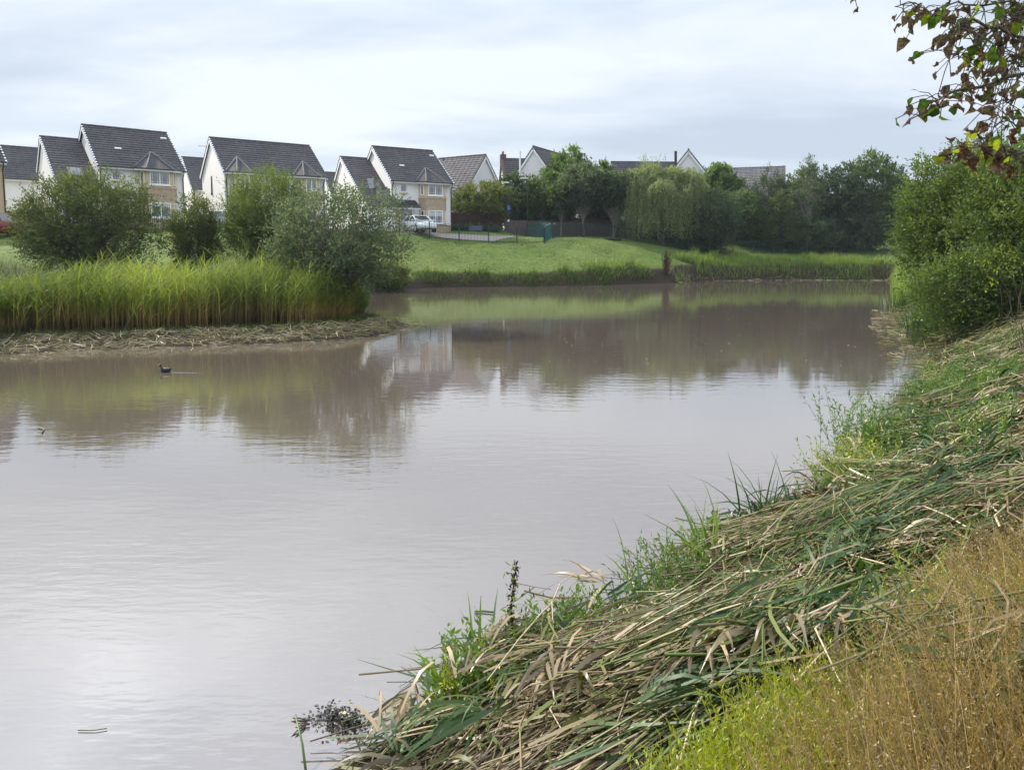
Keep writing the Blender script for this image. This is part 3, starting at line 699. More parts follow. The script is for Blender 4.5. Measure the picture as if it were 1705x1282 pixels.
# grey roofed house with dormer
ap = at(834.5, 265, 86); loc = house_at(ap, 'L', R_(84), 6.2, 4.4, 4.6, 4.2)
h5 = simple_house('dormer_house', 'dark roofed house with stone skews, a chimney and one small white dormer', tuple(loc), R_(84), 6.2, 4.4, 4.6, 4.2, skews=True)
d = MB().prism([(1.0, 5.5), (1.0, 6.55), (1.9, 6.55), (1.9, 6.3)], .75, 1.85).build('dormer_wall', M['upvc'], h5)
window(h5, (.98, .99, 5.72), (1, 0), .64, .72, 1, False, False)
dr = MB(); V = [(.6, .85, 6.5), (1.3, .85, 7.05), (2.0, .85, 6.5), (.6, 2.4, 6.5), (1.3, 2.9, 7.05), (2.0, 2.4, 6.5)]
dr.add(V, [(0, 1, 4, 3), (1, 2, 5, 4), (0, 2, 1), (3, 4, 5)]); dr.build('dormer_roof', M['tiles_dark'], h5)
ch = MB().box(-.1, .55, 4.1, 5.2, 8.4, 9.3).build('chimney', M['fence_grey'], h5)
for q in (4.4, 4.9): MB().tube([(.22, q, 9.3), (.22, q, 9.65)], .11, 8).build('chimney_pot', M['terracotta'], ch)
# steep white gable with a flue pole
ap = at(887.6, 244, 82); loc = house_at(ap, 'L', R_(27), 9, 3.0, 4.9, 3.9)
h6 = simple_house('detached_house', 'steep blank white gable in the middle, white pole beside it, above the first trees', tuple(loc), R_(27), 9, 3.0, 4.9, 3.9, left_verge=False)
pp = at(866, 286, 81); pt = at(866, 252, 81)
tag(MB().tube([(pp[0], pp[1], gz(pp[0], pp[1]) - .2), tuple(pt)], .10, 8).build('flagpole', M['white_pole']), 'plain white pole in front of the steep blank gable', 'pole')
# gable behind the weeping willow
ap = at(1146.5, 249, 88); loc = house_at(ap, 'L', R_(12), 9, 3.4, 5.2, 4.3)
h7 = simple_house('detached_house', 'pale gable poking out right of the weeping willow, with a black flue on its roof', tuple(loc), R_(12), 9, 3.4, 5.2, 4.3, left_verge=False)
q = at(1125, 285, 89); q2 = at(1125, 252, 89)
MB().tube([tuple(np.array(q) - loc), tuple(np.array(q2) - loc)], .16, 8).build('flue', M['black_plastic'])
fl = bpy.data.objects['flue']; fl.parent = h7; fl.rotation_euler = (0, 0, -(math.pi / 2 - R_(12)))
ap = at(1017, 270, 92); loc = house_at(ap, 'L', R_(86), 8.2, 3.6, 4.8, 3.6)
simple_house('detached_house', 'low house roof almost hidden behind the top of the weeping willow', tuple(loc), R_(86), 8.2, 3.6, 4.8, 3.6, left_verge=False)
thz = R_(108); ap = at(1307, 278, 90); loc = house_at(ap, 'R', thz, 8.5, 4.6, 4.4, 3.7)
simple_house('slate_house', 'house with grey slate roof showing between the right hand trees', tuple(loc), thz, 8.5, 4.6, 4.4, 3.7, roof='slates', skews=True)

# ------------------------------------------------------------------ fences
def railing(name, label, pts, post_px=2.75, height=1.32, mat='railing', barr=.014, gap=.125):
    pts = [np.array(p, float) for p in pts]
    e = empty(name, tuple(pts[0])); tag(e, label, 'railing'); o = pts[0]
    seg = np.array([np.linalg.norm((b - a)[:2]) for a, b in zip(pts, pts[1:])]); cum = np.r_[0, np.cumsum(seg)]
    def on(s):
        i = min(np.searchsorted(cum, s, 'right') - 1, len(seg) - 1); t = (s - cum[i]) / seg[i]
        p = pts[i] * (1 - t) + pts[i + 1] * t; return np.array([p[0], p[1], gz(p[0], p[1])])
    n = max(1, round(cum[-1] / post_px)); P = [on(cum[-1] * i / n) for i in range(n + 1)]
    for p in P:
        q = p - o; MB().box(q[0] - .035, q[0] + .035, q[1] - .035, q[1] + .035, q[2] - .2, q[2] + height + .06).build('post', M[mat], e)
    g = Geo()
    for a, b in zip(P, P[1:]):
        rl = MB()
        for z in (.12, height - .12): rl.tube([a - o + (0, 0, z), b - o + (0, 0, z)], .02, 4)
        rl.build('rail', M[mat], e)
        Ls = np.linalg.norm((b - a)[:2]); k = max(2, int(Ls / gap)); t = (np.arange(k) + .5) / k
        q = (a - o)[None] * (1 - t[:, None]) + (b - o)[None] * t[:, None]; d = (b - a) / Ls
        K = np.array([0, .92, 1.0]) * height
        Pp = np.repeat(q[:, None], 3, 1); Pp[:, :, 2] += K; tubes(g, Pp, np.full((k, 3), barr), 4)
        # bow tops joining neighbouring bars
        an = np.linspace(0, math.pi, 4); st = Ls / k
        A = q[0:-1:2] + d * (st * .5) + (0, 0, height)
        if len(A):
            Bp = A[:, None] + d[None, None] * (-np.cos(an)[None, :, None] * st * .5); Bp[:, :, 2] += np.sin(an) * .07
            tubes(g, Bp, np.full(Bp.shape[:2], barr), 4)
    b = g.build('bars', M[mat], e); b['kind'] = 'stuff'; return e
railing('railing', 'black bow top railing running from the left frame edge along the top of the lawn', FENCE_P[:7])
railing('railing', 'bow top railing in front of the driveway between white car and the green corner', FENCE_P[6:])
c0 = FENCE_P[-1]; c1 = at(917, 402.5, 68.5); c2 = at(878, 398, 76)
railing('railing', 'short teal return of the railing, seen end on as a solid green block', [c0, c1], 1.2, 1.4, 'teal', .013, .1)
railing('railing', 'teal railing run going back from the green corner towards the timber fence', [c1 + (0, .1, 0), c2], 2.5, 1.4, 'teal', .012, .1)
railing('railing', 'dark railing running right from the green corner under the trees to the big bush', [c1 + (.2, .3, 0)] + BACK_P)

def timber_fence(name, label, pts, height, mat, panel=1.83):
    pts = [np.array(p, float) for p in pts]; e = empty(name, tuple(pts[0])); tag(e, label, 'fence'); o = pts[0]
    for a, b in zip(pts, pts[1:]):
        L = np.linalg.norm((b - a)[:2]); n = max(1, round(L / panel)); d = (b - a) / n; u = unit(np.array([d[0], d[1], 0])); nn = np.array([u[1], -u[0], 0])
        for i in range(n):
            p = a + d * i; p = np.array([p[0], p[1], gz(p[0], p[1])]); q = a + d * (i + 1); q[2] = gz(q[0], q[1])
            m = MB(); k = 12; z = min(p[2], q[2]); w = np.linalg.norm((q - p)[:2]) / k
            for j in range(k): m.obox(p - o + u * (w * j + .05) + nn * (.02 * (j % 2)) + (0, 0, z - p[2] + .03), u * (w * .98), nn * .022, (0, 0, height + rng.uniform(-.015, .015)))
            m.build('fence_panel', M[mat], e)
            MB().obox(p - o - u * .05 - nn * .05 - (0, 0, .2), u * .1, nn * .1, (0, 0, height + .3)).build('post', M[mat], e)
    return e
F1 = [at(748, 382, 73.5), at(836, 382, 74.5)]; F2 = [at(836, 382, 74.5) + (.3, .1, 0), at(900, 385, 77), at(1060, 397, 79), at(1120, 406, 80)]
timber_fence('timber_fence', 'dark brown close boarded fence beside the white gable wall', F1, 1.75, 'fence_brown')
timber_fence('timber_fence', 'long grey brown board fence behind the row of trees', F2, 1.7, 'fence_grey')
timber_fence('timber_fence', 'weathered board fence panel glimpsed in the gap between right hand trees', [at(1205, 412, 86), at(1262, 412, 86)], 1.8, 'fence_grey')
timber_fence('timber_fence', 'dark garden fence at far left behind the red car', [at(5, 356, 60), at(66, 352, 64)], 1.3, 'fence_brown')

# shed behind the far left fence
sp = at(26, 352, 68); sh = empty('garden_shed', (sp[0], sp[1], gz(sp[0], sp[1])), R_(20)); tag(sh, 'grey flat topped shed behind the dark fence at far left', 'shed')
MB().box(-.9, .9, -.8, .8, 0, 2.4).build('wall', M['planter'], sh); MB().box(-1.0, 1.05, -.95, .95, 2.4, 2.55).build('roof', M['slates'], sh)

# ------------------------------------------------------------------ street lamps, sign, planter
def street_lamp(label, u, vb, vt, Y, sign=False):
    b = at(u, vb, Y); t = at(u, vt, Y); z = gz(b[0], b[1]); H = t[2] - z
    e = empty('street_lamp', (b[0], b[1], z)); tag(e, label, 'street lamp')
    MB().tube([(0, 0, -.2), (0, 0, 1.2)], .09, 10).build('base', M['steel'], e)
    MB().tube([(0, 0, 1.2), (0, 0, H * .6), (0, 0, H)], [.065, .055, .045], 10).build('pole', M['steel'], e)
    hd = MB().obox((-.75, -.12, H - .02), (.8, 0, 0), (0, .24, 0), (0, 0, .12)).build('lantern', M['lamp_lens'], e, bevel=.03)
    if sign:
        MB().obox((-.15, -.085, H * .46), (.3, 0, 0), (0, .02, 0), (0, 0, .42)).build('sign_plate', M['blue_sign'], e)
        MB().obox((-.12, -.088, H * .22), (.2, 0, 0), (0, .02, 0), (0, 0, .2)).build('notice', M['white_pole'], e)
street_lamp('dark street lamp carrying a small blue sign plate, by the brown fence end', 847, 394, 305, 74, True)
street_lamp('taller dark street lamp without a sign, beside the green railing corner', 878, 393, 298, 76)
bp = at(792, 384, 72); pb = empty('planter', (bp[0], bp[1], gz(bp[0], bp[1]))); tag(pb, 'grey blue planter trough in front of the brown board fence', 'planter')
MB().vprism([(-.62, -.22), (.62, -.22), (.62, .22), (-.62, .22)], .05, .5).build('trough', M['planter'], pb, bevel=.03)
for s in (-.5, .5): MB().box(s - .05, s + .05, -.2, .2, -.1, .05).build('leg', M['planter'], pb)

# ------------------------------------------------------------------ cars
def make_car(name, label, loc, rz, paint, rear_plate='plate_y'):
    e = empty(name, loc, rz); tag(e, label, 'car')
    st = [(-2.12, .46, .80, .72, .60), (-2.06, .32, .98, .84, .72), (-1.7, .26, 1.02, .89, .80), (-.9, .22, 1.0, .895, .82), (.3, .22, .97, .895, .82),
          (1.0, .22, .94, .89, .80), (1.55, .24, .86, .88, .74), (1.95, .27, .74, .82, .62), (2.10, .34, .62, .72, .5)]
    V = []; n = 10
    for x, zb, zt, hw, tw in st:
        zm = zb + (zt - zb) * .55
        V += [(x, -hw * .86, zb), (x, -hw * .98, zb + .1), (x, -hw, zm), (x, -hw * .96, zt - .05), (x, -tw, zt), (x, tw, zt), (x, hw * .96, zt - .05), (x, hw, zm), (x, hw * .98, zb + .1), (x, hw * .86, zb)]
    Fs = [(i * n + k, i * n + (k + 1) % n, (i + 1) * n + (k + 1) % n, (i + 1) * n + k) for i in range(len(st) - 1) for k in range(n)]
    Fs += [tuple(range(n))[::-1], tuple(range((len(st) - 1) * n, len(st) * n))]
    MB().add(V, Fs).build('body', M[paint], e, smooth=True)
    gl = [(-1.98, .80, 1.0, .80, 1.0), (-1.45, .80, 1.0, .60, 1.43), (.05, .80, .96, .60, 1.45), (1.05, .78, .94, .74, .95)]
    V = []
    for x, w0, z0, w1, z1 in gl: V += [(x, -w0, z0 - .03), (x, -w1, z1), (x, w1, z1), (x, w0, z0 - .03)]
    Fs = [(i * 4 + k, i * 4 + (k + 1) % 4, i * 4 + 4 + (k + 1) % 4, i * 4 + 4 + k) for i in range(3) for k in range(4)] + [(3, 2, 1, 0), (12, 13, 14, 15)]
    MB().add(V, Fs).build('glasshouse', M['glass'], e)
    MB().add([(-1.5, -.60, 1.43), (.08, -.60, 1.45), (.08, .60, 1.45), (-1.5, .60, 1.43), (-1.46, -.52, 1.49), (.0, -.52, 1.50), (.0, .52, 1.50), (-1.46, .52, 1.49)],
             [(0, 1, 5, 4), (1, 2, 6, 5), (2, 3, 7, 6), (3, 0, 4, 7), (4, 5, 6, 7), (3, 2, 1, 0)]).build('roof', M[paint], e, smooth=True)
    pl = MB()
    for s in (-1, 1):
        pl.tube([(1.05, s * .77, .95), (.06, s * .60, 1.46)], .045, 6); pl.tube([(-1.98, s * .80, 1.0), (-1.46, s * .60, 1.45)], .085, 6); pl.tube([(-.55, s * .815, .98), (-.6, s * .61, 1.46)], .035, 6)
    pl.build('pillars', M[paint], e)
    for x in (-1.32, 1.30):
        for s in (-1, 1):
            w = MB().tube([(x, s * .72, .32), (x, s * .90, .32)], .33, 18).build('wheel', M['tyre'], e)
            MB().tube([(x, s * .89, .32), (x, s * .91, .32)], .22, 14).build('rim', M['chrome'], w)
    for s in (-1, 1):
        MB().obox((1.80, s * .46 - (.0 if s > 0 else .34), .60), (.22, 0, -.04), (0, .34, 0), (-.08, 0, .13)).build('headlight', M['lamp_lens'], e, bevel=.02)
        MB().obox((-2.12, s * .52 - (.0 if s > 0 else .28), .80), (.2, 0, 0), (0, .28, 0), (.04, 0, .16)).build('tail_light', M['tail_lens'], e, bevel=.02)
        MB().obox((.72, s * .90 - (0 if s > 0 else .16), .98), (.12, 0, 0), (0, .16, 0), (0, 0, .13)).build('mirror', M[paint], e, bevel=.03)
    MB().obox((2.035, -.42, .50), (.05, 0, 0), (0, .84, 0), (-.06, 0, .14)).build('grille', M['black_plastic'], e)
    MB().obox((1.97, -.66, .26), (.10, 0, 0), (0, 1.32, 0), (.0, 0, .12)).build('lower_grille', M['black_plastic'], e)
    MB().obox((2.10, -.26, .40), (.02, 0, 0), (0, .52, 0), (0, 0, .11)).build('number_plate', M['plate_w'], e)
    rp = MB().obox((-2.15, -.26, .66), (.03, 0, 0), (0, .52, 0), (.0, 0, .115)).build('number_plate', M[rear_plate], e)
    MB().obox((-2.13, -.6, .27), (.05, 0, 0), (0, 1.2, 0), (.0, 0, .12)).build('rear_valance', M['black_plastic'], e)
    return e
cp = at(699, 390.5, 65.2); d3 = math.atan2(-math.cos(R_(40)), math.sin(R_(40)))
make_car('parked_car', 'white hatchback parked nose outward in front of the balcony house', (cp[0], cp[1], gz(cp[0], cp[1]) + .05), R_(-62), 'car_white')
cp = at(2, 385, 47.5)
make_car('parked_car', 'red hatchback seen from behind with yellow plate, at the left frame edge', (cp[0], cp[1], gz(cp[0], cp[1]) + .02), R_(70), 'car_red')
cp = at(372, 388, 57)
make_car('parked_car', 'silver car mostly hidden behind the upright willow bush', (cp[0], cp[1], gz(cp[0], cp[1]) + .02), R_(160), 'car_silver')

# ------------------------------------------------------------------ trees and bushes
def twig_leaves(g, P0, D, Ln, droop, per, ll, lw, tint, r, up=0.25, t0=.12, spread=.9):
    """leaves set along straight or drooping twigs"""
    n = len(P0); t = np.linspace(t0, 1, per)[None, :, None] + r.uniform(-.5, .5, (n, per, 1)) / per
    L = Ln[:, None, None]
    C = P0[:, None] + D[:, None] * (t * L); C[..., 2] -= (droop * (t ** 2) * L)[..., 0]
    C = C.reshape(-1, 3); C += r.normal(size=C.shape) * ll * .12
    d = np.repeat(D, per, 0) * .7 + rdir(len(C), r) * spread; d[:, 2] += up - np.repeat(np.broadcast_to(np.reshape(droop, -1), (n,)), per) * .6
    N_ = rdir(len(C), r) + np.array([0, 0, .9])
    tt = np.clip(np.repeat(tint, per) + r.normal(size=len(C)) * .12, 0, 1)
    s = r.uniform(.65, 1.25, len(C))
    leaves(g, C, d, N_, ll * s, lw * s, tt)
def lobed(u, r, k=9, amp=.38):
    K = rdir(k, r); a = r.uniform(-.6, 1, k) * amp
    return 1 + (a[None] * np.clip(u @ K.T, 0, 1) ** 5).sum(1)
def bezier(a, b, k, sag, r, wob=.06):
    t = np.linspace(0, 1, k)[None, :, None]; L = np.linalg.norm(b - a, axis=1)[:, None, None]
    P = a[:, None] * (1 - t) + b[:, None] * t
    P[..., 2:3] += sag * L * t * (1 - t) * 2
    P[:, 1:-1] += r.normal(size=(len(a), k - 2, 3)) * wob * L
    return P
def tree(name, label, cat, u, vb, vt, w, Y, kind, seed, clumps=130, twigs=7, per=7, ll=.2, lw=.11, tl=.55, droop=.1, shell=.55, trunk_r=.09, bark='bark',
         crown_base=.12, stems=1, depth=1.0, amp=.4, up=.25, spikes=0, group=None, taper=.0, limbs=True, fork=.35, lean=0.0, dens=1.7):
    r = np.random.default_rng(seed); clumps = int(clumps * dens); w = w * 1.1
    b = at(u, vb, Y); t = at(u, vt, Y); z0 = gz(b[0], b[1]); H = t[2] - z0; R = w * .5 * Y / F
    e = empty(name, (b[0], b[1], z0)); tag(e, label, cat, group)
    zc = H * (crown_base + 1) * .5; rz = H * (1 - crown_base) * .5
    U = rdir(clumps, r); rad = (shell + (1 - shell) * r.random(clumps)) ** .8
    rad = np.where(r.random(clumps) < .25, r.random(clumps) ** .5, rad)
    f = lobed(U, r, 9, amp)[:, None]
    C = U * rad[:, None] * np.minimum(f, 1.25)
    if taper: C[:, :2] *= np.clip(1 - taper * (C[:, 2:3] + .2), .15, 1.4)
    C = C * np.array([R, R * depth, rz]) * .92; C[:, 2] += zc; C[:, 0] += lean * C[:, 2]
    C[:, 2] = np.maximum(C[:, 2], .12)
    n = clumps * twigs
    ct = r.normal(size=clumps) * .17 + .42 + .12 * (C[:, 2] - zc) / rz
    P0 = np.repeat(C, twigs, 0) + r.normal(size=(n, 3)) * tl * .28
    out = unit(np.repeat(U, twigs, 0) * np.array([1, 1, .8]))
    D = unit(out * .75 + rdir(n, r) * .8 + np.array([0, 0, up]))
    g = Geo(); L = tl * r.uniform(.6, 1.4, n)
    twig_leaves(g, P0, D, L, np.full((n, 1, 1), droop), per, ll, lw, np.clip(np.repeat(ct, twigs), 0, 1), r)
    if spikes:
        i = r.choice(clumps, spikes); q = C[i] + r.normal(size=(spikes, 3)) * tl * .3
        ok = q[:, 2] > zc * .9; q = q[ok]; m = len(q)
        dd = unit(np.array([0, 0, 1.]) + r.normal(size=(m, 3)) * .22)
        twig_leaves(g, q, dd, tl * r.uniform(1.0, 2.1, m), np.zeros((m, 1, 1)), per * 3, ll * .85, lw * .8, np.clip(r.normal(size=m) * .15 + .68, 0, 1), r)
    g.build('crown', M['leaf_' + kind], e)
    tg = Geo()
    if limbs:
        base = np.zeros((stems, 3)); base[:, :2] = r.normal(size=(stems, 2)) * (.0 if stems == 1 else trunk_r * 2.2)
        top = np.stack([r.normal(size=stems) * R * (.05 if stems == 1 else .35) + lean * H * .8, r.normal(size=stems) * R * (.05 if stems == 1 else .35), np.full(stems, H * (.86 if stems == 1 else .72))], 1)
        TP = bezier(base, top, 9, 0, r, .012); tubes(tg, TP, np.linspace(trunk_r, trunk_r * .15, 9)[None] * np.ones((stems, 1)), 7)
        si = r.integers(0, stems, clumps); fr = np.clip((C[:, 2] / H) * r.uniform(.45, .85, clumps), .06 if stems > 1 else fork * .6, .95)
        a = np.stack([TP[s][int(q * 8)] * (1 - (q * 8) % 1) + TP[s][min(8, int(q * 8) + 1)] * ((q * 8) % 1) for s, q in zip(si, fr)])
        LP = bezier(a, C, 5, .10, r, .03)
        tubes(tg, LP, (trunk_r * .32 * (1 - fr * .6))[:, None] * np.linspace(1, .22, 5)[None], 4)
        tg.build('trunk', M[bark], e, smooth=True)
    return e

g_left = 'shrubs between the reed bed and the houses'
tree('shrub', 'tall round alder shrub with grey green leaves, left of all other shrubs', 'shrub', 145, 450, 290, 205, 31, 'alder', 21, 330, 8, 8, .085, .05, .42, .05, .5, .05, stems=5, crown_base=.02, depth=.75, spikes=150, dens=2.5, group=g_left, up=.35)
tree('shrub', 'small olive shrub squeezed between the round alder and the upright willow', 'shrub', 329, 452, 334, 66, 32.5, 'alder', 22, 130, 8, 8, .085, .05, .36, .05, .5, .04, stems=4, crown_base=.02, spikes=90, dens=2.5, group=g_left, up=.35)
tree('shrub', 'upright yellow green willow shrub with spiky top in front of the wide house', 'shrub', 446, 452, 280, 140, 32.5, 'willow', 23, 260, 8, 9, .10, .032, .5, .0, .5, .05, stems=5, crown_base=.02, spikes=330, dens=2.5, group=g_left, up=.8, taper=-.05)
tree('shrub', 'open grey green alder leaning over the water at the end of the reed bed', 'shrub', 560, 512, 308, 208, 25.9, 'grey', 24, 270, 7, 7, .085, .06, .42, .12, .5, .055, stems=6, crown_base=.16, depth=.8, spikes=110, dens=1.7, group=g_left, up=.25, amp=.6)
tree('shrub', 'low pale green tuft of shrub at the water edge right of the leaning alder', 'shrub', 643, 490, 444, 72, 48, 'lemon', 25, 70, 7, 8, .16, .06, .4, .3, .55, .03, stems=3, crown_base=.0, dens=2.5, group=g_left)

mid = 'trees behind the lawn'
T = [
 ('tree', 'rounded yellow green garden shrub topping the brown board fence', 805, 382, 306, 92, 76, 'lemon', 31, dict(clumps=170, ll=.22, crown_base=.1, lw=.14, tl=.5, shell=.6)),
 ('tree', 'leafy tree behind the two street lamps', 868, 390, 296, 74, 78.5, 'mid', 32, dict(clumps=140, ll=.24, lw=.15, spikes=20)),
 ('tree', 'tall light green tree with ragged top, highest of the middle group', 940, 390, 250, 104, 80.5, 'light', 33, dict(clumps=260, ll=.27, lw=.17, taper=.35, spikes=60, crown_base=.1)),
 ('tree', 'thin leafy poplar top standing up against the sky left of the weeping willow', 1003, 388, 258, 24, 84, 'light', 34, dict(clumps=40, ll=.28, lw=.2, spikes=16)),
 ('tree', 'dark green young tree on a thin stem just right of the green railing corner', 903, 390, 306, 66, 78, 'mid', 35, dict(clumps=120, ll=.22, lw=.13, crown_base=.46, trunk_r=.06, bark='pale_bark')),
 ('tree', 'bushy dark green tree filling the gap behind the two whitebeams', 1000, 392, 290, 70, 80, 'mid', 39, dict(clumps=170, ll=.24, lw=.15)),
 ('tree', 'small tree with slightly leaning pale stem, second from the green corner', 934, 392, 310, 50, 76.5, 'mid', 36, dict(clumps=100, ll=.2, lw=.12, crown_base=.48, trunk_r=.07, bark='pale_bark')),
 ('tree', 'silvery whitebeam with straight pale trunk', 972, 393, 280, 74, 76, 'grey', 37, dict(clumps=190, ll=.22, lw=.13, crown_base=.44, trunk_r=.085, bark='pale_bark', spikes=20)),
 ('tree', 'dark whitebeam with pale forked trunk in a ring of mulch', 1022, 396, 293, 78, 75.6, 'dark', 38, dict(clumps=210, ll=.22, lw=.13, crown_base=.42, trunk_r=.06, bark='pale_bark', stems=2)),
 ('tree', 'dark tree with tiers of flat sprays right below the weeping willow', 1178, 418, 316, 100, 74.8, 'dark', 40, dict(clumps=230, ll=.24, lw=.1, tl=.8, droop=.25, up=-.05, crown_base=.04)),
 ('tree', 'bright light green tree behind the pale right gable', 1199, 408, 268, 56, 84, 'light', 41, dict(clumps=170, ll=.28, lw=.17, spikes=30)),
 ('tree', 'feathery grey tree in front of the slate roof', 1240, 408, 296, 50, 83, 'grey', 42, dict(clumps=120, ll=.22, lw=.06)),
 ('tree', 'mid green rounded tree low beneath the slate roof', 1232, 418, 322, 74, 80, 'mid', 43, dict(clumps=170, ll=.24, lw=.14, crown_base=.2)),
 ('conifer', 'dark upright conifer with pointed tips before the slate gable', 1284, 410, 286, 54, 84, 'dark', 44, dict(clumps=140, ll=.2, lw=.07, up=.7, spikes=60, taper=.3)),
 ('tree', 'yellowish young tree standing forward between dark trees', 1298, 421, 324, 56, 79, 'alder', 45, dict(clumps=130, ll=.2, lw=.09, taper=.5, up=.5, crown_base=.05)),
 ('birch_tree', 'sparse birch with thin white trunk rising above its neighbours', 1343, 418, 258, 50, 80.5, 'grey', 46, dict(clumps=90, ll=.17, lw=.1, taper=.55, crown_base=.3, trunk_r=.075, bark='pale_bark', lean=.02)),
 ('tree', 'broad green tree immediately behind the birch', 1335, 418, 284, 84, 85, 'mid', 47, dict(clumps=220, ll=.26, lw=.15, crown_base=.03)),
 ('tree', 'dark broad tree to the right of the birch', 1388, 420, 278, 92, 84, 'dark', 48, dict(clumps=240, ll=.26, lw=.15, crown_base=.03, spikes=40)),
 ('tree', 'tallest dark tree near the big bush, with ragged twiggy top', 1448, 420, 268, 92, 84, 'mid', 49, dict(clumps=240, ll=.26, lw=.15, crown_base=.03, spikes=60, amp=.6)),
 ('tree', 'tree partly hidden by the left edge of the big bush', 1498, 420, 288, 76, 86, 'mid', 50, dict(clumps=180, ll=.26, lw=.15, crown_base=.03, spikes=30)),
 ('shrub', 'dark undergrowth shrub beneath the dark sprays tree', 1135, 409, 368, 84, 79, 'dark', 51, dict(clumps=110, ll=.22, lw=.12, crown_base=.0, limbs=False)),
 ('shrub', 'dark undergrowth shrub at the foot of the birch', 1345, 422, 366, 100, 80.5, 'dark', 53, dict(clumps=130, ll=.22, lw=.12, crown_base=.0, limbs=False)),
 ('shrub', 'dark undergrowth shrub between birch and big bush', 1425, 421, 352, 120, 82.5, 'dark', 54, dict(clumps=180, ll=.22, lw=.12, crown_base=.0, limbs=False)),
 ('shrub', 'small green shrub at foot of the light board panel', 1262, 418, 388, 40, 82, 'mid', 55, dict(clumps=60, ll=.2, lw=.12, crown_base=.0, limbs=False)),
 ('hedge', 'low dark hedge along the foot of the brown board fence', 793, 386, 377, 84, 72.8, 'dark', 56, dict(clumps=80, ll=.16, lw=.1, tl=.25, crown_base=.0, limbs=False, depth=.15)),
]
for nm, lb, u, vb, vt, w, Y, kd, sd_, kw in T:
    tree(nm, lb, {'tree': 'tree', 'conifer': 'conifer', 'birch_tree': 'birch', 'shrub': 'shrub', 'hedge': 'hedge'}[nm], u, vb, vt, w, Y, kd, sd_, group=mid, **kw)

def weeping_willow(u, vb, vt, w, Y, seed):
    r = np.random.default_rng(seed)
    b = at(u, vb, Y); t = at(u, vt, Y); z0 = gz(b[0], b[1]); H = t[2] - z0; R = w * .5 * Y / F
    e = empty('weeping_willow', (b[0], b[1], z0)); tag(e, 'weeping willow with long pale curtains of leaves in the middle', 'willow', mid)
    n = 1250; an = r.uniform(0, 2 * math.pi, n); q = r.random(n) ** .5
    R *= .92; x = np.cos(an) * q * R * r.uniform(.8, 1.02, n); y = np.sin(an) * q * R * .7
    # several domed heads of different height
    heads = np.array([(-.6, .0, .93, .5), (-.2, .1, 1.0, .5), (.2, .0, .97, .5), (.55, -.1, .94, .45), (-.1, -.55, .78, .4), (.45, -.5, .70, .35), (.82, .1, .80, .35), (-.9, -.1, .86, .3)])
    zt = np.zeros(n)
    for hx, hy, hz, hr in heads:
        d2 = ((x / R - hx) ** 2 + (y / R - hy) ** 2) / hr ** 2; zt = np.maximum(zt, hz * np.sqrt(np.clip(1 - d2 * .55, .05, 1)))
    zt = H * np.clip(zt, .35, 1) * r.uniform(.9, 1.0, n)
    ln = np.minimum(zt - .12 * H * r.random(n), H * r.uniform(.3, .8, n) * (.55 + .55 * q))
    K = 14; tt = np.linspace(0, 1, K)[None]
    ox, oy = x * .10, y * .10
    P = np.stack([x[:, None] + ox[:, None] * np.sqrt(tt) + r.normal(size=(n, 1)) * .12 * tt, y[:, None] + oy[:, None] * np.sqrt(tt) + r.normal(size=(n, 1)) * .12 * tt, zt[:, None] + .25 * np.sin(tt * math.pi * .6) - ln[:, None] * tt ** 1.3], -1)
    g = Geo(); per = 4
    C = (P[:, :-1, None] + (P[:, 1:, None] - P[:, :-1, None]) * r.random((n, K - 1, per, 1))).reshape(-1, 3)
    C += r.normal(size=C.shape) * .07
    D = np.repeat(unit(P[:, 1:] - P[:, :-1]).reshape(-1, 3), per, 0) * .8 + rdir(len(C), r) * .6
    ti = np.clip(np.repeat(r.normal(size=n) * .2 + .5, (K - 1) * per) + r.normal(size=len(C)) * .1, 0, 1)
    leaves(g, C, D, rdir(len(C), r), .24 * r.uniform(.7, 1.2, len(C)), .065, ti)
    wisps = 40; W0 = np.stack([r.uniform(-.5, -.05, wisps) * R, r.normal(size=wisps) * .3 * R, np.full(wisps, H * .93)], 1)
    twig_leaves(g, W0, unit(np.array([0, 0, 1.]) + r.normal(size=(wisps, 3)) * .4), r.uniform(.6, 1.5, wisps), np.full((wisps, 1, 1), .25), 12, .16, .06, np.full(wisps, .4), r)
    g.build('crown', M['leaf_weeping'], e)
    tg = Geo(); tubes(tg, bezier(np.zeros((1, 3)), np.array([[.2, 0, H * .55]]), 7, 0, r, .02), np.linspace(.28, .16, 7)[None], 8)
    tops = np.stack([x[:40] * .8, y[:40] * .8, zt[:40] * .95], 1); a = np.stack([np.full(40, .15), np.zeros(40), H * r.uniform(.28, .55, 40)], 1)
    tubes(tg, bezier(a, tops, 7, .18, r, .03), np.linspace(.10, .02, 7)[None] * np.ones((40, 1)), 5)
    tg.build('trunk', M['bark'], e, smooth=True)
weeping_willow(1100, 400, 268, 165, 75.2, 61)
mu = at(1017, 401.5, 71.5)
mm = MB(); mm.vprism([(1.0 * math.cos(a), .75 * math.sin(a)) for a in np.linspace(0, 2 * math.pi, 18)[:-1]], -.1, .06)
mo = mm.build('mulch_bed', M['mulch'], bevel=.03); mo.location = (mu[0], mu[1], gz(mu[0], mu[1])); tag(mo, 'round dark mulch patch on the lawn before the forked tree', 'mulch bed')

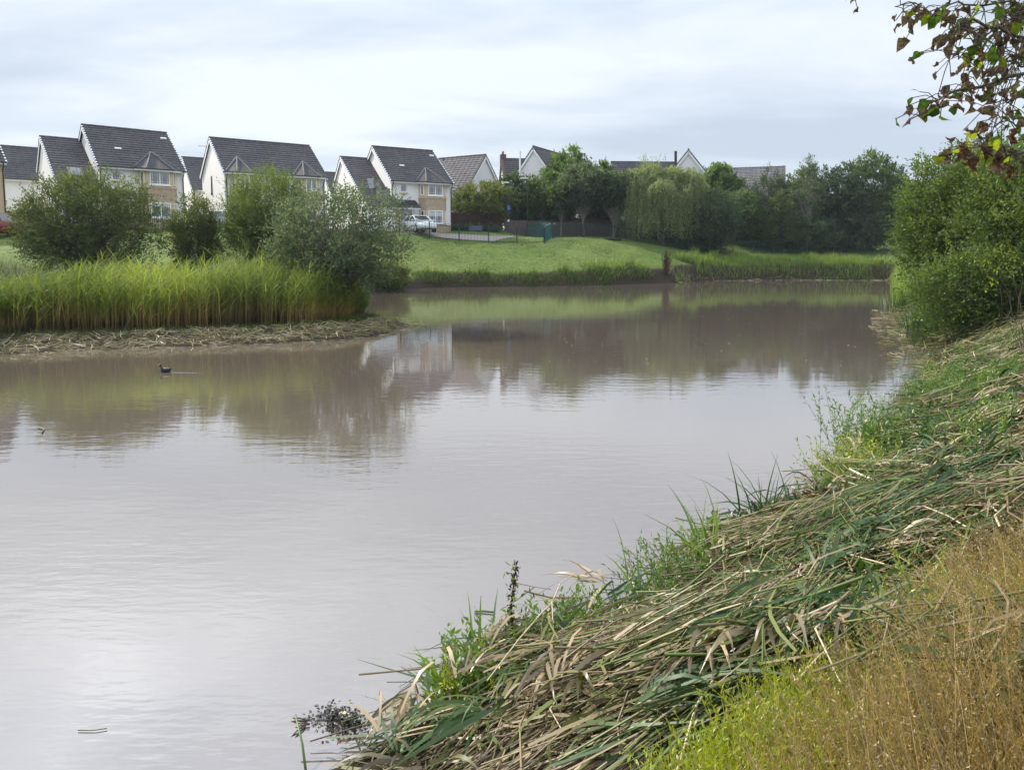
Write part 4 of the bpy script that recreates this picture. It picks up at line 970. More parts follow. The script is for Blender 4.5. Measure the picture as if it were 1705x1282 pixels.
g_r = 'big bushes on the right bank'
tree('bush', 'big sunlit sallow bush at the water edge, its left flank facing the pond', 'bush', 1622, 572, 266, 236, 22.8, 'sallow', 71, 560, 9, 8, .10, .05, .42, .02, .55, .06, stems=7, crown_base=-.04, depth=.9, spikes=420, up=.5, group=g_r, amp=.35, dens=2.0)
tree('bush', 'tallest green bush cut by the right frame edge, behind the overhanging leaves', 'bush', 1765, 560, 230, 296, 19.5, 'sallow', 72, 560, 9, 8, .095, .048, .42, .02, .55, .06, stems=7, crown_base=-.04, depth=.9, spikes=420, up=.5, group=g_r, amp=.35, dens=2.0)

tree('bush', 'low dark sallow growth skirting the foot of the big bushes', 'bush', 1640, 592, 425, 190, 19.0, 'sallow', 73, 260, 9, 8, .085, .042, .42, .02, .55, .05, stems=6, crown_base=-.05, depth=.8, spikes=120, up=.4, group=g_r, amp=.35, dens=1.8)

# ------------------------------------------------------------------ reeds and grasses
def blades(name, pts, hgt, wid, mat, r, lean=.25, K=5, curl=.5, wind=(.3, -.1), parent=None, build=True, g=None):
    """upright curved blades rooted at pts (N,3)"""
    n = len(pts); an = r.uniform(0, 2 * math.pi, n); h = np.broadcast_to(hgt, (n,)) * r.uniform(.65, 1.12, n)
    dx = np.stack([np.cos(an) * lean * r.random(n) + wind[0] * r.random(n), np.sin(an) * lean * r.random(n) + wind[1] * r.random(n)], 1)
    t = np.linspace(0, 1, K)[None, :, None]
    P = np.zeros((n, K, 3)); P += pts[:, None]
    P[..., :2] += dx[:, None] * h[:, None, None] * t ** 1.7
    P[..., 2:3] += h[:, None, None] * (t - curl * (np.hypot(dx[:, 0], dx[:, 1])[:, None, None]) * t ** 3)
    W = np.broadcast_to(wid, (n,))[:, None] * np.interp(np.linspace(0, 1, K), [0, .35, 1], [.8, 1, .08])[None]
    side = np.stack([-np.sin(an + 1.2), np.cos(an + 1.2), np.zeros(n)], 1)
    g = g or Geo(); ribbons(g, P, W, side, r.random(n))
    if build: return tag(g.build(name, mat, parent), kind='stuff')
    return g
def along(P, n, r, d0, d1, sgn=1):
    """random points beside a polyline, d0..d1 to its right (land side)"""
    P = np.asarray(P); seg = np.linalg.norm(np.diff(P, axis=0), axis=1); cum = np.r_[0, np.cumsum(seg)]
    s = r.random(n) * cum[-1]; i = np.clip(np.searchsorted(cum, s, 'right') - 1, 0, len(seg) - 1); t = ((s - cum[i]) / seg[i])[:, None]
    tan = (P[i + 1] - P[i]) / seg[i][:, None]; nor = np.stack([tan[:, 1], -tan[:, 0]], 1) * sgn
    d = r.uniform(d0, d1, n)[:, None]
    return P[i] * (1 - t) + P[i + 1] * t + nor * d, tan, nor, s / cum[-1]

# the tall reed bed on the left spit
def fld0(x, y): return np.sin(1.1 * x + .6 * y) * .6 + np.sin(2.7 * x - 1.3 * y + 1) * .4
def reed_bed():
    r = np.random.default_rng(81)
    front = np.array([on_water(*p) for p in [(-90, 588), (0, 577), (180, 569), (300, 565), (420, 560), (520, 557), (580, 545), (606, 528)]])
    n = 8000
    P, tan, nor, s = along(front, n, r, 0, 1, -1)
    dep = np.interp(s, [0, .6, .85, 1], [4.2, 4.2, 3.0, 1.2]) * r.random(n) ** .8
    back = np.array([-.15, 1.0]); xy = P - nor * 0 ; xy = front_base = P + (back * dep[:, None])
    z = ground_z(xy[:, 0], xy[:, 1])
    H = np.interp(s, [0, .12, .4, .68, .82, .92, 1], [1.15, 1.35, 1.5, 1.42, 1.15, .75, .4]) * np.clip(r.normal(size=n) * .19 + .93, .4, 1.4) * (1 + .09 * np.sin(xy[:, 0] * 1.4 + 1) + .07 * np.sin(xy[:, 0] * 3.7))
    lean = r.normal(size=(n, 2)) * (.07 + .22 * (r.random((n, 1)) < .12)) + np.array([.05, -.02])
    K = 4; t = np.linspace(0, 1, K)[None, :, None]
    C = np.concatenate([xy, z[:, None]], 1)[:, None] + np.concatenate([lean[:, None] * H[:, None, None] * t ** 1.4, H[:, None, None] * t], 2)
    g = Geo(); w = np.linspace(.013, .006, K)[None] * np.ones((n, 1))
    tint = np.clip(r.random(n) * .55 + .22 + .3 * fld0(xy[:, 0], xy[:, 1]) - .35 * np.clip((s - .8) * 5, 0, 1) - .25 * np.clip((.22 - s) * 5, 0, 1), 0, 1); a = r.uniform(-.6, .6, n)
    V0 = g.n; ribbons(g, C, w, np.stack([np.cos(a), np.sin(a), np.zeros(n)], 1), tint)
    g.h[-1] = np.broadcast_to(np.linspace(0, .62, K)[None, :, None], (n, K, 2)).ravel()
    # leaves
    m = 8; f = (.14 + .86 * (np.arange(m)[None] + r.random((n, m))) / m)
    keep = r.random((n, m)) < np.clip((f - .02) * 1.7, .12, 1)
    base = C[:, 0][:, None] + np.concatenate([lean[:, None] * H[:, None, None] * f[..., None] ** 1.4, H[:, None, None] * f[..., None]], 2)
    an = r.normal(size=(n, m)) * 1.0 + np.where(r.random((n, m)) < .68, 0.1, math.pi)
    ln = r.uniform(.30, .58, (n, m))
    kk = np.linspace(0, 1, 4)[None, None, :, None]
    dirh = np.stack([np.cos(an), np.sin(an)], -1)[:, :, None]
    rise = r.uniform(.5, 1.25, (n, m))[..., None, None]; fall = r.uniform(.0, .42, (n, m))[..., None, None]
    Lf = base[:, :, None] + np.concatenate([dirh * ln[..., None, None] * kk * .8, ln[..., None, None] * (rise * kk - fall * kk ** 2.2)], -1)
    Lf = Lf[keep]; k = len(Lf); fk = np.broadcast_to(f, (n, m))[keep]
    wl = np.array([.011, .019, .015, .002])[None] * r.uniform(.7, 1.35, (k, 1))
    ank = an[keep]; sd_ = np.stack([-np.sin(ank), np.cos(ank), np.full(k, .35)], 1)
    ribbons(g, Lf, wl, sd_, np.clip(np.repeat(tint[:, None], m, 1)[keep] + r.normal(size=k) * .15, 0, 1))
    hv = np.clip(.28 + .62 * fk + r.normal(size=k) * .07, 0, 1); dead = r.random(k) < np.clip(.5 - fk, .02, .4); hv[dead] = r.uniform(.05, .3, dead.sum())
    g.h[-1] = np.repeat(hv, 8)
    tag(g.build('reed_bed', M['reed']), kind='stuff')
reed_bed()

# dead stalks and low leaves in front of, and grass behind, the reed bed
r = np.random.default_rng(82)
P, *_ = along(np.array([on_water(*p) for p in [(-60, 585), (180, 574), (420, 566), (520, 562), (600, 548), (640, 535)]]), 2600, r, -.1, .5, -1)
def on_ground(xy, dz=0.): return np.concatenate([xy, (ground_z(xy[:, 0], xy[:, 1]) + dz)[:, None]], 1)
P = P + r.normal(size=P.shape) * .18; blades('low_reed_shoots', on_ground(P[::2]), .26, .014, M['rank'], r, 1.3, 3)
def strew(name, xy, tan, L, wid, mat, r, dz=(.0, .15), tiltz=.08, spread=.45, tube=True, K=4, tint=None, bow=.06, build=True, zfun=None):
    """stalks or blades lying about, roughly along a local direction"""
    n = len(xy); a = np.arctan2(tan[:, 1], tan[:, 0]) + r.normal(size=n) * spread + np.where(r.random(n) < .5, 0, math.pi)
    L = L * r.uniform(.35, 1.25, n); d = np.stack([np.cos(a), np.sin(a)], 1)
    t = np.linspace(-.5, .5, K)
    X = xy[:, None] + d[:, None] * (L[:, None] * t[None])[..., None]
    pd = np.stack([-d[:, 1], d[:, 0]], 1); X = X + pd[:, None] * (r.standard_t(2.2, size=(n, 1)).clip(-4, 4) * bow * L[:, None] * (1 - 4 * t[None] ** 2))[..., None]
    G = ground_z(X[..., 0].ravel(), X[..., 1].ravel()).reshape(n, K); G = np.maximum(G, .01)
    # a stalk is stiff: it bridges between its ends
    Gl = G.mean(1, keepdims=True) + (G[:, -1:] - G[:, :1]) * t[None]
    z = np.maximum(Gl, G - .03) + r.uniform(dz[0], dz[1], n)[:, None] + r.normal(size=(n, 1)) * tiltz * (L[:, None] * t[None]) + r.normal(size=(n, 1)) * .05 * L[:, None] * (1 - 4 * t[None] ** 2)
    z = np.maximum(z, .012)
    Pp = np.concatenate([X, z[..., None]], -1); W = np.broadcast_to(wid, (n,)) * r.uniform(.6, 1.4, n)
    tint = r.random(n) if tint is None else tint
    g = Geo()
    if tube: tubes(g, Pp, W[:, None] * np.linspace(1, .6, K)[None] * .5, 4, tint)
    else:
        sd_ = np.concatenate([pd, r.normal(size=(n, 1)) * .7], 1)
        ribbons(g, Pp, W[:, None] * np.interp(np.linspace(0, 1, K), [0, .3, 1], [.7, 1, .1])[None], sd_, tint)
    if not build: return g
    return tag(g.build(name, mat), kind='stuff')
front = np.array([on_water(*p) for p in [(-60, 592), (80, 585), (180, 580), (300, 575), (420, 571), (520, 567), (600, 560), (668, 548), (690, 539)]])
P, tan, *_ = along(front, 3000, r, -.3, .9, -1)
strew('cut_reed_mat', P, tan, .5, .014, M['straw'], r, (.0, .14), .18, .9, False, 3, r.choice([.2, .3, .62, .75, .62, .25, 1], 3000))
P, tan, *_ = along(front, 500, r, -.7, .1, -1)
strew('floating_reed_bits', P, tan, .30, .014, M['straw'], r, (.0, .02), .01, .7, False, 3, r.choice([.1, .2, .62, 1], 500))
# long grass on the spit behind the reeds and along the far water edge
n = 4200; xy = np.stack([r.uniform(-26, -5.5, n), r.uniform(26.5, 36, n)], 1); xy = xy[pond_sd(xy[:, 0], xy[:, 1]) > .5]
blades('spit_grass', on_ground(xy), .75, .014, M['rank'], r, .5, 4)
far = np.array([on_water(*p) for p in [(612, 488), (640, 487), (690, 480), (800, 478), (900, 477), (1000, 475), (1090, 471.5)]])
P, *_ = along(far, 5200, r, .0, 1.5, -1)
blades('far_bank_grass', on_ground(P, -.05), np.interp(r.random(len(P)), [0, .8, 1], [.3, .6, 1.0]) * np.clip(.8 + .6 * fld0(P[:, 0] * 1.4, P[:, 1] * 1.9), .35, 1.5), .035, M['rank'], r, .8, 4)
P, *_ = along(np.array([on_water(*p) for p in [(1000, 475), (1090, 471.5)]]), 900, r, .1, 2.6, -1)
blades('far_bank_grass', on_ground(P, -.05), .6, .05, M['far_reed'], r, .9, 4)
far2 = np.array([on_water(*p) for p in [(1128, 470.5), (1150, 468.5), (1300, 466.5), (1484, 467)]])
P, _, _, s = along(far2, 13000, r, .05, 5.5, -1); k_ = (CX + F * P[:, 0] / P[:, 1]) > 1142 + 18 * np.sin(P[:, 1] * 1.3); P, s = P[k_], s[k_]
hh = 1.0 + .3 * np.sin(P[:, 0] * .9) + .42 * np.sin(P[:, 0] * 1.9 + P[:, 1] * 1.3) + .3 * np.sin(P[:, 1] * 2.1 - P[:, 0]); hh *= np.interp(s, [0, .06, .5, 1], [.8, 1.1, .62, .62]) * (.75 + .5 * (fld0(P[:, 0] * 1.7, P[:, 1] * 1.3) > 0))
blades('far_reed_bank', on_ground(P), np.clip(hh * .85, .3, 1.6), .04, M['far_reed'], r, .35, 5, .8, (-.05, -.05))
P, tan, *_ = along(far2, 500, r, -.35, .1, -1)
strew('floating_reed_bits', P, tan, .6, .05, M['straw'], r, (.0, .03), .01, .5, False, 3)
P, tan, *_ = along(far2[:2], 150, r, -.1, 1.4, -1)
strew('cut_reed_mat', P, tan, .8, .04, M['straw'], r, (.0, .35), .3, 1.2, False, 3, r.uniform(.4, .7, 150))

# ------------------------------------------------------------------ cut reeds, weeds and dry grass on the near bank
r = np.random.default_rng(90)
def fld(x, y, a, b, c, p): return np.sin(a * x + b * y + p) * .6 + np.sin(c * x - a * y + p * 2.3) * .4
def mat_layer(name, sub, n, L, wid, mat, d0, d1, dz, tube, spread, pick, K=4, tiltz=.07, power=1.0):
    P, tan, nor, s = along(sub, n, r, 0, 1)
    d = d0 + (d1 - d0) * r.random(n) ** power
    xy = P + nor * d[:, None]
    a = .62 * fld(xy[:, 0], xy[:, 1], 1.7, 1.1, 3.3, .7) + .05
    ca, sa = np.cos(a), np.sin(a); tan = np.stack([tan[:, 0] * ca - tan[:, 1] * sa, tan[:, 0] * sa + tan[:, 1] * ca], 1)
    green = fld(xy[:, 0], xy[:, 1], 1.9, -1.1, 2.7, 1.9) * .5 + .5
    heap = .5 + .5 * fld(xy[:, 0], xy[:, 1], 2.3, 1.7, 3.1, .2)
    tint = pick(green, n)
    z = r.uniform(dz[0], dz[1], n) * (.3 + 1.25 * heap) * np.clip((s * np.linalg.norm(np.diff(sub, axis=0), axis=1).sum() + (1.5 if sub[0, 1] > 5 else .15)) / 1.4, .2, 1)
    g = strew(name, xy, tan, L, wid, mat, r, (0, .0001), tiltz, spread, tube, K, tint, .05, build=False)
    per = (K * 4 if tube else K * 2); g.V[-1][:, 2] += np.repeat(z, per)
    tag(g.build(name, mat), kind='stuff')
def pick_straw(gr, n):
    q = r.random(n); return np.where(q < .20 + .45 * gr, r.uniform(.55, .85, n), np.where(q > .93, 1.0, r.uniform(0, .5, n)))
def pick_blade(gr, n): return np.clip(r.normal(size=n) * .22 + .25 + .6 * gr, 0, 1)
near = RS[(RS[:, 1] > 3.45) & (RS[:, 1] < 8.6)]; midb = RS[(RS[:, 1] > 7.4) & (RS[:, 1] < 16.5)]; farb = RS[(RS[:, 1] > 15) & (RS[:, 1] < 34)]
mat_layer('brown_litter', near, 5200, .22, .022, M['litter'], -.12, 2.3, (-.01, .12), False, 1.5, lambda g, n: r.random(n), 3)
mat_layer('dry_leaf_mat', near, 3400, .75, .015, M['straw'], -.22, 2.3, (.0, .30), False, .5, pick_straw, 6, .1)
mat_layer('cut_reed_mat', near, 2300, .9, .0105, M['straw'], -.22, 2.3, (.0, .30), True, .34, pick_straw, 4)
mat_layer('cut_reed_mat', near, 2000, .4, .009, M['straw'], -.22, 2.3, (.02, .33), True, 1.0, pick_straw, 3, .2)
mat_layer('cut_leaf_mat', near, 2500, .7, .017, M['cutblade'], -.25, 2.5, (.0, .32), False, .6, pick_blade, 5, .12)
mat_layer('cut_leaf_mat', near, 420, .5, .026, M['cutblade'], -.15, 1.9, (.10, .27), False, .7, pick_blade, 5, .15)
mat_layer('brown_litter', midb, 2200, .4, .03, M['litter'], -.15, 3.2, (-.01, .14), False, 1.5, lambda g, n: r.random(n), 3)
mat_layer('dry_leaf_mat', midb, 2600, .7, .02, M['straw'], -.3, 3.3, (.0, .3), False, .7, pick_straw, 5, .12)
mat_layer('cut_reed_mat', midb, 3600, 1.0, .012, M['straw'], -.3, 3.4, (.0, .28), True, .5, pick_straw, 3)
mat_layer('cut_leaf_mat', midb, 2300, .62, .026, M['cutblade'], -.3, 3.2, (.0, .32), False, .7, pick_blade, 4, .15)
mat_layer('cut_reed_mat', farb, 6500, .9, .018, M['straw'], -.35, 4.2, (.0, .34), False, .8, pick_straw, 3, .15)
mat_layer('cut_leaf_mat', farb, 1700, .6, .03, M['cutblade'], -.35, 3.2, (.0, .32), False, .9, pick_blade, 4, .2)
P, tan, *_ = along(farb, 420, r, -1.0, .0); strew('floating_reed_bits', P, tan, .35, .025, M['straw'], r, (.0, .02), .01, 1.2, False, 3)
P, tan, *_ = along(near, 90, r, -.45, .0); strew('floating_reed_bits', P, tan, .22, .007, M['straw'], r, (.0, .01), .01, 1.2, False, 3)

def bunches(name, sub, nb, per, L, wid, mat, d0, d1, lift, fan, tints):
    """fans of leaves torn off together and lying on the mat"""
    P, tan, nor, s = along(sub, nb, r, d0, d1); ang0 = np.arctan2(tan[:, 1], tan[:, 0]) + r.normal(size=nb) * .6 + np.where(r.random(nb) < .5, 0, math.pi)
    xy0 = np.repeat(P, per, 0) + r.normal(size=(nb * per, 2)) * .03; a = np.repeat(ang0, per) + r.normal(size=nb * per) * fan
    Ln = L * r.uniform(.5, 1.2, nb * per); K = 6; t = np.linspace(0, 1, K)[None]
    cv = (np.repeat(r.normal(size=nb) * .5, per) + r.normal(size=nb * per) * .35)[:, None] * t
    X = xy0[:, None] + np.cumsum(np.stack([np.cos(a[:, None] + cv), np.sin(a[:, None] + cv)], -1) * (Ln / K)[:, None, None], 1)
    G = np.maximum(ground_z(X[..., 0].ravel(), X[..., 1].ravel()).reshape(X.shape[:2]), .01)
    G = G[:, :1] * (1 - t) + G[:, -1:] * t
    z = G + np.repeat(r.uniform(lift[0], lift[1], nb), per)[:, None] + np.abs(r.normal(size=(nb * per, 1))) * .075 * np.sin(t * math.pi * .9) - .03 * t
    ti = np.clip(np.repeat(r.choice(tints, nb), per) + r.normal(size=nb * per) * .1, 0, 1)
    g = Geo(); ribbons(g, np.concatenate([X, np.maximum(z, .015)[..., None]], -1), (wid * r.uniform(.6, 1.3, nb * per))[:, None] * np.array([.7, .95, 1, .85, .55, .08])[None], np.stack([-np.sin(a), np.cos(a), r.normal(size=nb * per) * .6], 1), ti)
    tag(g.build(name, mat), kind='stuff')
bunches('green_leaf_bunches', near, 46, 13, .62, .022, M['cutblade'], -.05, 2.0, (.10, .26), .32, [.65, .8, .95])
bunches('dry_leaf_bunches', near, 60, 14, .45, .020, M['straw'], -.1, 2.2, (.08, .26), .5, [.05, .2, .3, .45])
bunches('green_leaf_bunches', midb, 60, 12, .7, .028, M['cutblade'], -.1, 2.8, (.12, .3), .35, [.6, .8, 1.0])
bunches('dry_leaf_bunches', midb, 60, 12, .6, .026, M['straw'], -.1, 3.0, (.1, .3), .5, [.05, .2, .3, .45])

def scatter(n, x0, x1, y0, y1, dmin, dmax):
    xy = np.stack([r.uniform(x0, x1, n), r.uniform(y0, y1, n)], 1); d = pond_sd(xy[:, 0], xy[:, 1])
    d = d + .12 * fld(xy[:, 0], xy[:, 1], 3.1, 2.2, 5.3, .4)
    ok = (d > dmin) & (d < dmax) & (np.hypot(xy[:, 0], xy[:, 1]) > .95)
    return xy[ok], d[ok]
def golden_grass():
    xy, d = scatter(190000, -.2, 8, .7, 8.5, 2.08, 4.4)
    w = np.clip(2.4 / (np.hypot(xy[:, 0], xy[:, 1]) - .2), .12, 1) * np.clip((d - 1.9) * 2.6, .15, 1)
    k = r.random(len(xy)) < w * 1.0; xy, d = xy[k], d[k]; n = len(xy)
    h = np.clip((d - 1.76) * .62, .13, .62) * r.uniform(.6, 1.15, n)
    base = on_ground(xy, -.02); K = 6; t = np.linspace(0, 1, K)[None, :, None]
    an = r.uniform(0, 6.283, n); ln = r.uniform(.05, .55, n); dx = np.stack([np.cos(an) * ln - .12, np.sin(an) * ln + .06], 1)
    P = base[:, None] + np.concatenate([dx[:, None] * h[:, None, None] * t ** 1.8, h[:, None, None] * (t - .12 * t ** 3)], 2)
    tint = np.clip(r.normal(size=n) * .22 + .45 + .25 * fld(xy[:, 0], xy[:, 1], 1.1, 1.9, 2.6, 1.), 0, 1)
    g = Geo(); ribbons(g, P, np.linspace(.0032, .0012, K)[None] * np.ones((n, 1)), np.stack([np.cos(an + 1), np.sin(an + 1), np.zeros(n)], 1), tint)
    m = 9; f = r.uniform(.5, 1.0, (n, m)); i = np.minimum((f * (K - 1)).astype(int), K - 2); fr = (f * (K - 1) - i)[..., None]
    ar = np.arange(n)[:, None]; C = P[ar, i] * (1 - fr) + P[ar, i + 1] * fr
    D = rdir(n * m, r) + np.array([0, 0, .8]); C = C.reshape(-1, 3)
    off = unit(D) * (r.random((n * m, 1)) * .045 * (1.1 - f.reshape(-1, 1)))
    leaves(g, C + off, D, rdir(n * m, r), r.uniform(.008, .017, n * m), .0030, np.clip(np.repeat(tint, m) + .15, 0, 1))
    tag(g.build('golden_grass', M['gold']), kind='stuff')
    xy, d = scatter(9000, -.2, 7, .7, 7, 2.5, 5); b = blades('grass_tufts', on_ground(xy, -.02), .22, .006, M['weed'], r, .9, 4)
golden_grass()
def lime_weeds():
    xy, d = scatter(60000, .2, 4.2, .9, 4.4, 2.0, 2.55)
    q = xy[:, 1] * .9 + r.normal(size=len(xy)) * .35; k = q < 2.45; xy = xy[k]; n = len(xy)
    base = on_ground(xy, .0); g = Geo(); D = unit(np.array([-.1, .1, 1.]) + r.normal(size=(n, 3)) * .35)
    L = r.uniform(.12, .30, n); P = base[:, None] + D[:, None] * (L[:, None] * np.linspace(0, 1, 3)[None])[..., None]
    ti = np.clip(r.normal(size=n) * .25 + .55, 0, 1); ribbons(g, P, np.full((n, 3), .0025), rdir(n, r), ti)
    twig_leaves(g, base, D, L, np.zeros((n, 1, 1)), 12, .024, .0065, ti, r, .4, .3, .9)
    tag(g.build('lime_weeds', M['lime']), kind='stuff')
lime_weeds()
P, *_ = along(near, 1200, r, -.18, .35); b0 = on_ground(P, .02)
g = Geo(); n = len(P); D = unit(np.array([-.25, .2, 1.]) + r.normal(size=(n, 3)) * .4); keep = fld(P[:, 0], P[:, 1], 2.2, 1.3, 3.7, 2.) > .15
twig_leaves(g, b0[keep], D[keep], r.uniform(.1, .32, keep.sum()), np.zeros((keep.sum(), 1, 1)), 11, .055, .020, np.clip(r.normal(size=keep.sum()) * .25 + .5, 0, 1), r, .3, .2, .9)
P, *_ = along(midb, 1500, r, -.25, 1.5); keep = fld(P[:, 0], P[:, 1], 1.2, .9, 2.7, 1.) > .15; P = P[keep]; n = len(P)
twig_leaves(g, on_ground(P, .08), unit(np.array([-.2, .1, 1.]) + r.normal(size=(n, 3)) * .4), r.uniform(.15, .45, n), np.zeros((n, 1, 1)), 10, .06, .018, np.clip(r.normal(size=n) * .25 + .5, 0, 1), r, .3, .2, .9)
tag(g.build('bank_weeds', M['weed']), kind='stuff')
P, *_ = along(farb, 2600, r, -.2, 1.6); keep = fld(P[:, 0], P[:, 1], 1.1, .7, 1.7, .3) > .1
blades('bank_grass', on_ground(P[keep], .0), .55, .018, M['dark_blade'], r, .7, 4)

# ------------------------------------------------------------------ single plants at the water edge
def spot(u, v, z=.12):
    x, y = on_water(u, v, z); return np.array([x, y, max(gz(x, y), .0)])
def blade_clump(label, u, v, n, h, wid, mat='dark_blade', lean=.7, wind=(-.25, .1), rad=.10, seed=0, name='sedge_clump', z=.12):
    q = np.random.default_rng(seed); p = spot(u, v, z); e = empty(name, tuple(p)); tag(e, label, 'plant', 'plants along the near shore')
    pts = np.concatenate([q.normal(size=(n, 2)) * rad, np.zeros((n, 1))], 1)
    b = blades('blades', pts, h, wid, M[mat], q, lean, 6, .35, wind, None); b.parent = e; del b['kind']
    return e
def leafy_weed(label, u, v, n, h, ll, mat='weed', seed=0, rad=.12, name='leafy_weed', z=.12, per=16):
    q = np.random.default_rng(seed); p = spot(u, v, z); e = empty(name, tuple(p)); tag(e, label, 'plant', 'plants along the near shore')
    b = np.concatenate([q.normal(size=(n, 2)) * rad, np.zeros((n, 1))], 1); D = unit(np.array([-.15, .08, 1.]) + q.normal(size=(n, 3)) * .33); L = h * q.uniform(.5, 1.15, n)
    g = Geo(); t = np.linspace(0, 1, 4)[None, :, None]; tubes(g, b[:, None] + D[:, None] * t * L[:, None, None], np.linspace(.003, .0012, 4)[None] * np.ones((n, 1)), 4, np.full(n, .3)); g.build('stems', M[mat], e)['kind'] = 'stuff'
    g = Geo(); twig_leaves(g, b, D, L, np.zeros((n, 1, 1)), per, ll, ll * .28, np.clip(q.normal(size=n) * .22 + .5, 0, 1), q, .15, .15, 1.0); g.build('leaves', M[mat], e)
    return e
blade_clump('fan of long sword leaves at the waterline, above the straw mound', 1180, 945, 20, .72, .03, 'weed', .9, wind=(-.5, .25), seed=1)
blade_clump('tuft of thin dark blades over the water near the muddy hump', 1275, 880, 30, .75, .018, lean=.8, wind=(-.35, .2), seed=2)
blade_clump('spiky sword leaf clump at the lowest bend of the shore', 800, 1118, 17, .5, .03, 'weed', .9, (-.4, .3), .06, 3)
blade_clump('broad pale bladed clump beside the fine leaved weed', 765, 1165, 15, .42, .026, 'weed', 1.0, (-.6, .1), .08, 4)
blade_clump('arching dark blade pair next to the feathery green weed', 1075, 985, 10, .58, .024, 'weed', 1.0, wind=(-.3, .3), seed=5)
blade_clump('tall dark grass at the foot of the big sallow bush', 1550, 562, 300, 1.1, .02, 'dark_blade', .45, (-.1, 0), .32, 6, 'tall_grass')
blade_clump('narrow tall grass where the big bush meets the pond', 1510, 520, 200, 1.2, .022, 'dark_blade', .4, (-.1, 0), .45, 7, 'tall_grass')
blade_clump('bright green grass tuft amid the flattened straw far up the bank', 1588, 640, 90, .55, .014, 'weed', .6, (0, 0), .16, 8, 'grass_tuft')
blade_clump('yellow green blade tuft in the middle of the right bank', 1655, 668, 60, .5, .018, 'weed', .7, (0, 0), .15, 9, 'grass_tuft', .5)
leafy_weed('feathery bright green weed overhanging the water', 1130, 985, 70, .42, .045, 'weed', 11, .16)
leafy_weed('fine leaved green weed beside the dead dock stalk', 880, 1108, 60, .26, .035, 'weed', 12, .16)
leafy_weed('yellow green weed low over the lowest bend of shore', 800, 1165, 55, .24, .045, 'lime', 13, .14)
leafy_weed('mixed weed patch at the shore right of the dock stalk', 1040, 1070, 50, .3, .04, 'weed', 14, .16)
leafy_weed('bushy willowherb reaching over the water up the right bank', 1462, 742, 110, .75, .07, 'weed', 15, .28)
leafy_weed('reddish tinged low willowherb just below the bushy one', 1435, 800, 70, .5, .06, 'lime', 16, .22)
leafy_weed('small leafy weed at the point where the bank juts out', 1405, 838, 40, .35, .05, 'weed', 17, .15)

M['dock'] = plain('dead_dock', (.07, .045, .03), .9, .2, var=.4, scale=40)
def dead_dock():
    q = np.random.default_rng(5); p = spot(853, 1092); e = empty('dock_stalk', tuple(p)); tag(e, 'single dead brown dock stalk standing up out of the shore weeds', 'plant'); e.scale = (1.2, 1.2, 1.35)
    P = np.array([[[0, 0, 0], [.005, 0, .15], [-.008, .0, .3], [.01, 0, .44], [.02, 0, .52]]])
    g = Geo(); tubes(g, P, np.array([[.0055, .005, .004, .003, .0015]]), 6); g.build('stem', M['dock'], e, smooth=True)
    g = Geo(); f = q.random(420); c = np.stack([np.interp(f, [0, .3, .58, .85, 1], P[0, :, 0]), np.zeros(420), f * .52], 1) + q.normal(size=(420, 3)) * .008 * (.6 + .7 * np.sin(f * 19)[:, None] ** 2)
    leaves(g, c, rdir(420, q), rdir(420, q), q.uniform(.012, .024, 420), .009, q.random(420)); g.build('seed_heads', M['dock'], e)['kind'] = 'stuff'
    g = Geo(); f = q.uniform(.5, 1, 36); c = np.stack([np.full(36, .01), np.zeros(36), f * .5], 1) + q.normal(size=(36, 3)) * .03
    leaves(g, c, rdir(36, q) + [0, 0, -.6], rdir(36, q), q.uniform(.02, .05, 36), .014, q.random(36)); g.build('leaves', M['weed'], e)
dead_dock()
def dead_clump():
    q = np.random.default_rng(6); p = at(1109, 467, 61.5); z = gz(p[0], p[1]); e = empty('dead_stalk_clump', (p[0], p[1], z)); tag(e, 'clump of dead brown upright stalks standing on the far shore', 'plant')
    n = 42; b = np.concatenate([q.normal(size=(n, 2)) * [.15, .12], np.zeros((n, 1))], 1); H = q.uniform(1.2, 2.1, n)
    t = np.linspace(0, 1, 5)[None, :, None]; P = b[:, None] + np.concatenate([q.normal(size=(n, 1, 2)) * .1 * t * H[:, None, None], t * H[:, None, None]], 2)
    g = Geo(); tubes(g, P, np.linspace(.018, .012, 5)[None] * np.ones((n, 1)), 4); g.build('stalks', M['dock'], e)['kind'] = 'stuff'
    g = Geo(); i = q.integers(0, n, 700); f = q.uniform(.45, 1, 700)[:, None]; c = P[i, 0] * (1 - f) + P[i, 4] * f + q.normal(size=(700, 3)) * .03
    leaves(g, c, rdir(700, q), rdir(700, q), .08, .05, q.random(700)); g.build('seed_heads', M['dock'], e)['kind'] = 'stuff'
dead_clump()

# thick pale rhizomes and sticks
M['rhizome'] = plain('pale_rhizome', (.52, .42, .25), .6, .4, var=.25, scale=25)
M['rot'] = plain('rotten_leaf', (.018, .014, .011), .45, .5, var=.5, scale=30)
M['stick'] = plain('wet_stick', (.055, .032, .022), .6, .4, var=.4, scale=30)
M['green_stalk'] = plain('green_stalk', (.09, .15, .03), .5, .4, var=.2, scale=20)
def rod(name, label, cat, px, z, rad, mat, dz=0.0, group=None, n=7):
    pts = []
    for i, (u, v) in enumerate(px):
        x, y = on_water(u, v, z); g_ = max(gz(x, y), 0.0) if z > .02 else 0.0
        pts.append(np.array([x, y, max(z, g_ + .10) if z > .02 else z + dz * i]))
    o = MB().tube([p - pts[0] for p in pts], [rad * q for q in np.linspace(1, .7, len(pts))], n).build(name, M[mat], smooth=True); o.location = pts[0]
    return tag(o, label, cat, group)
gr = 'thick pale stalks lying on the cut reeds'
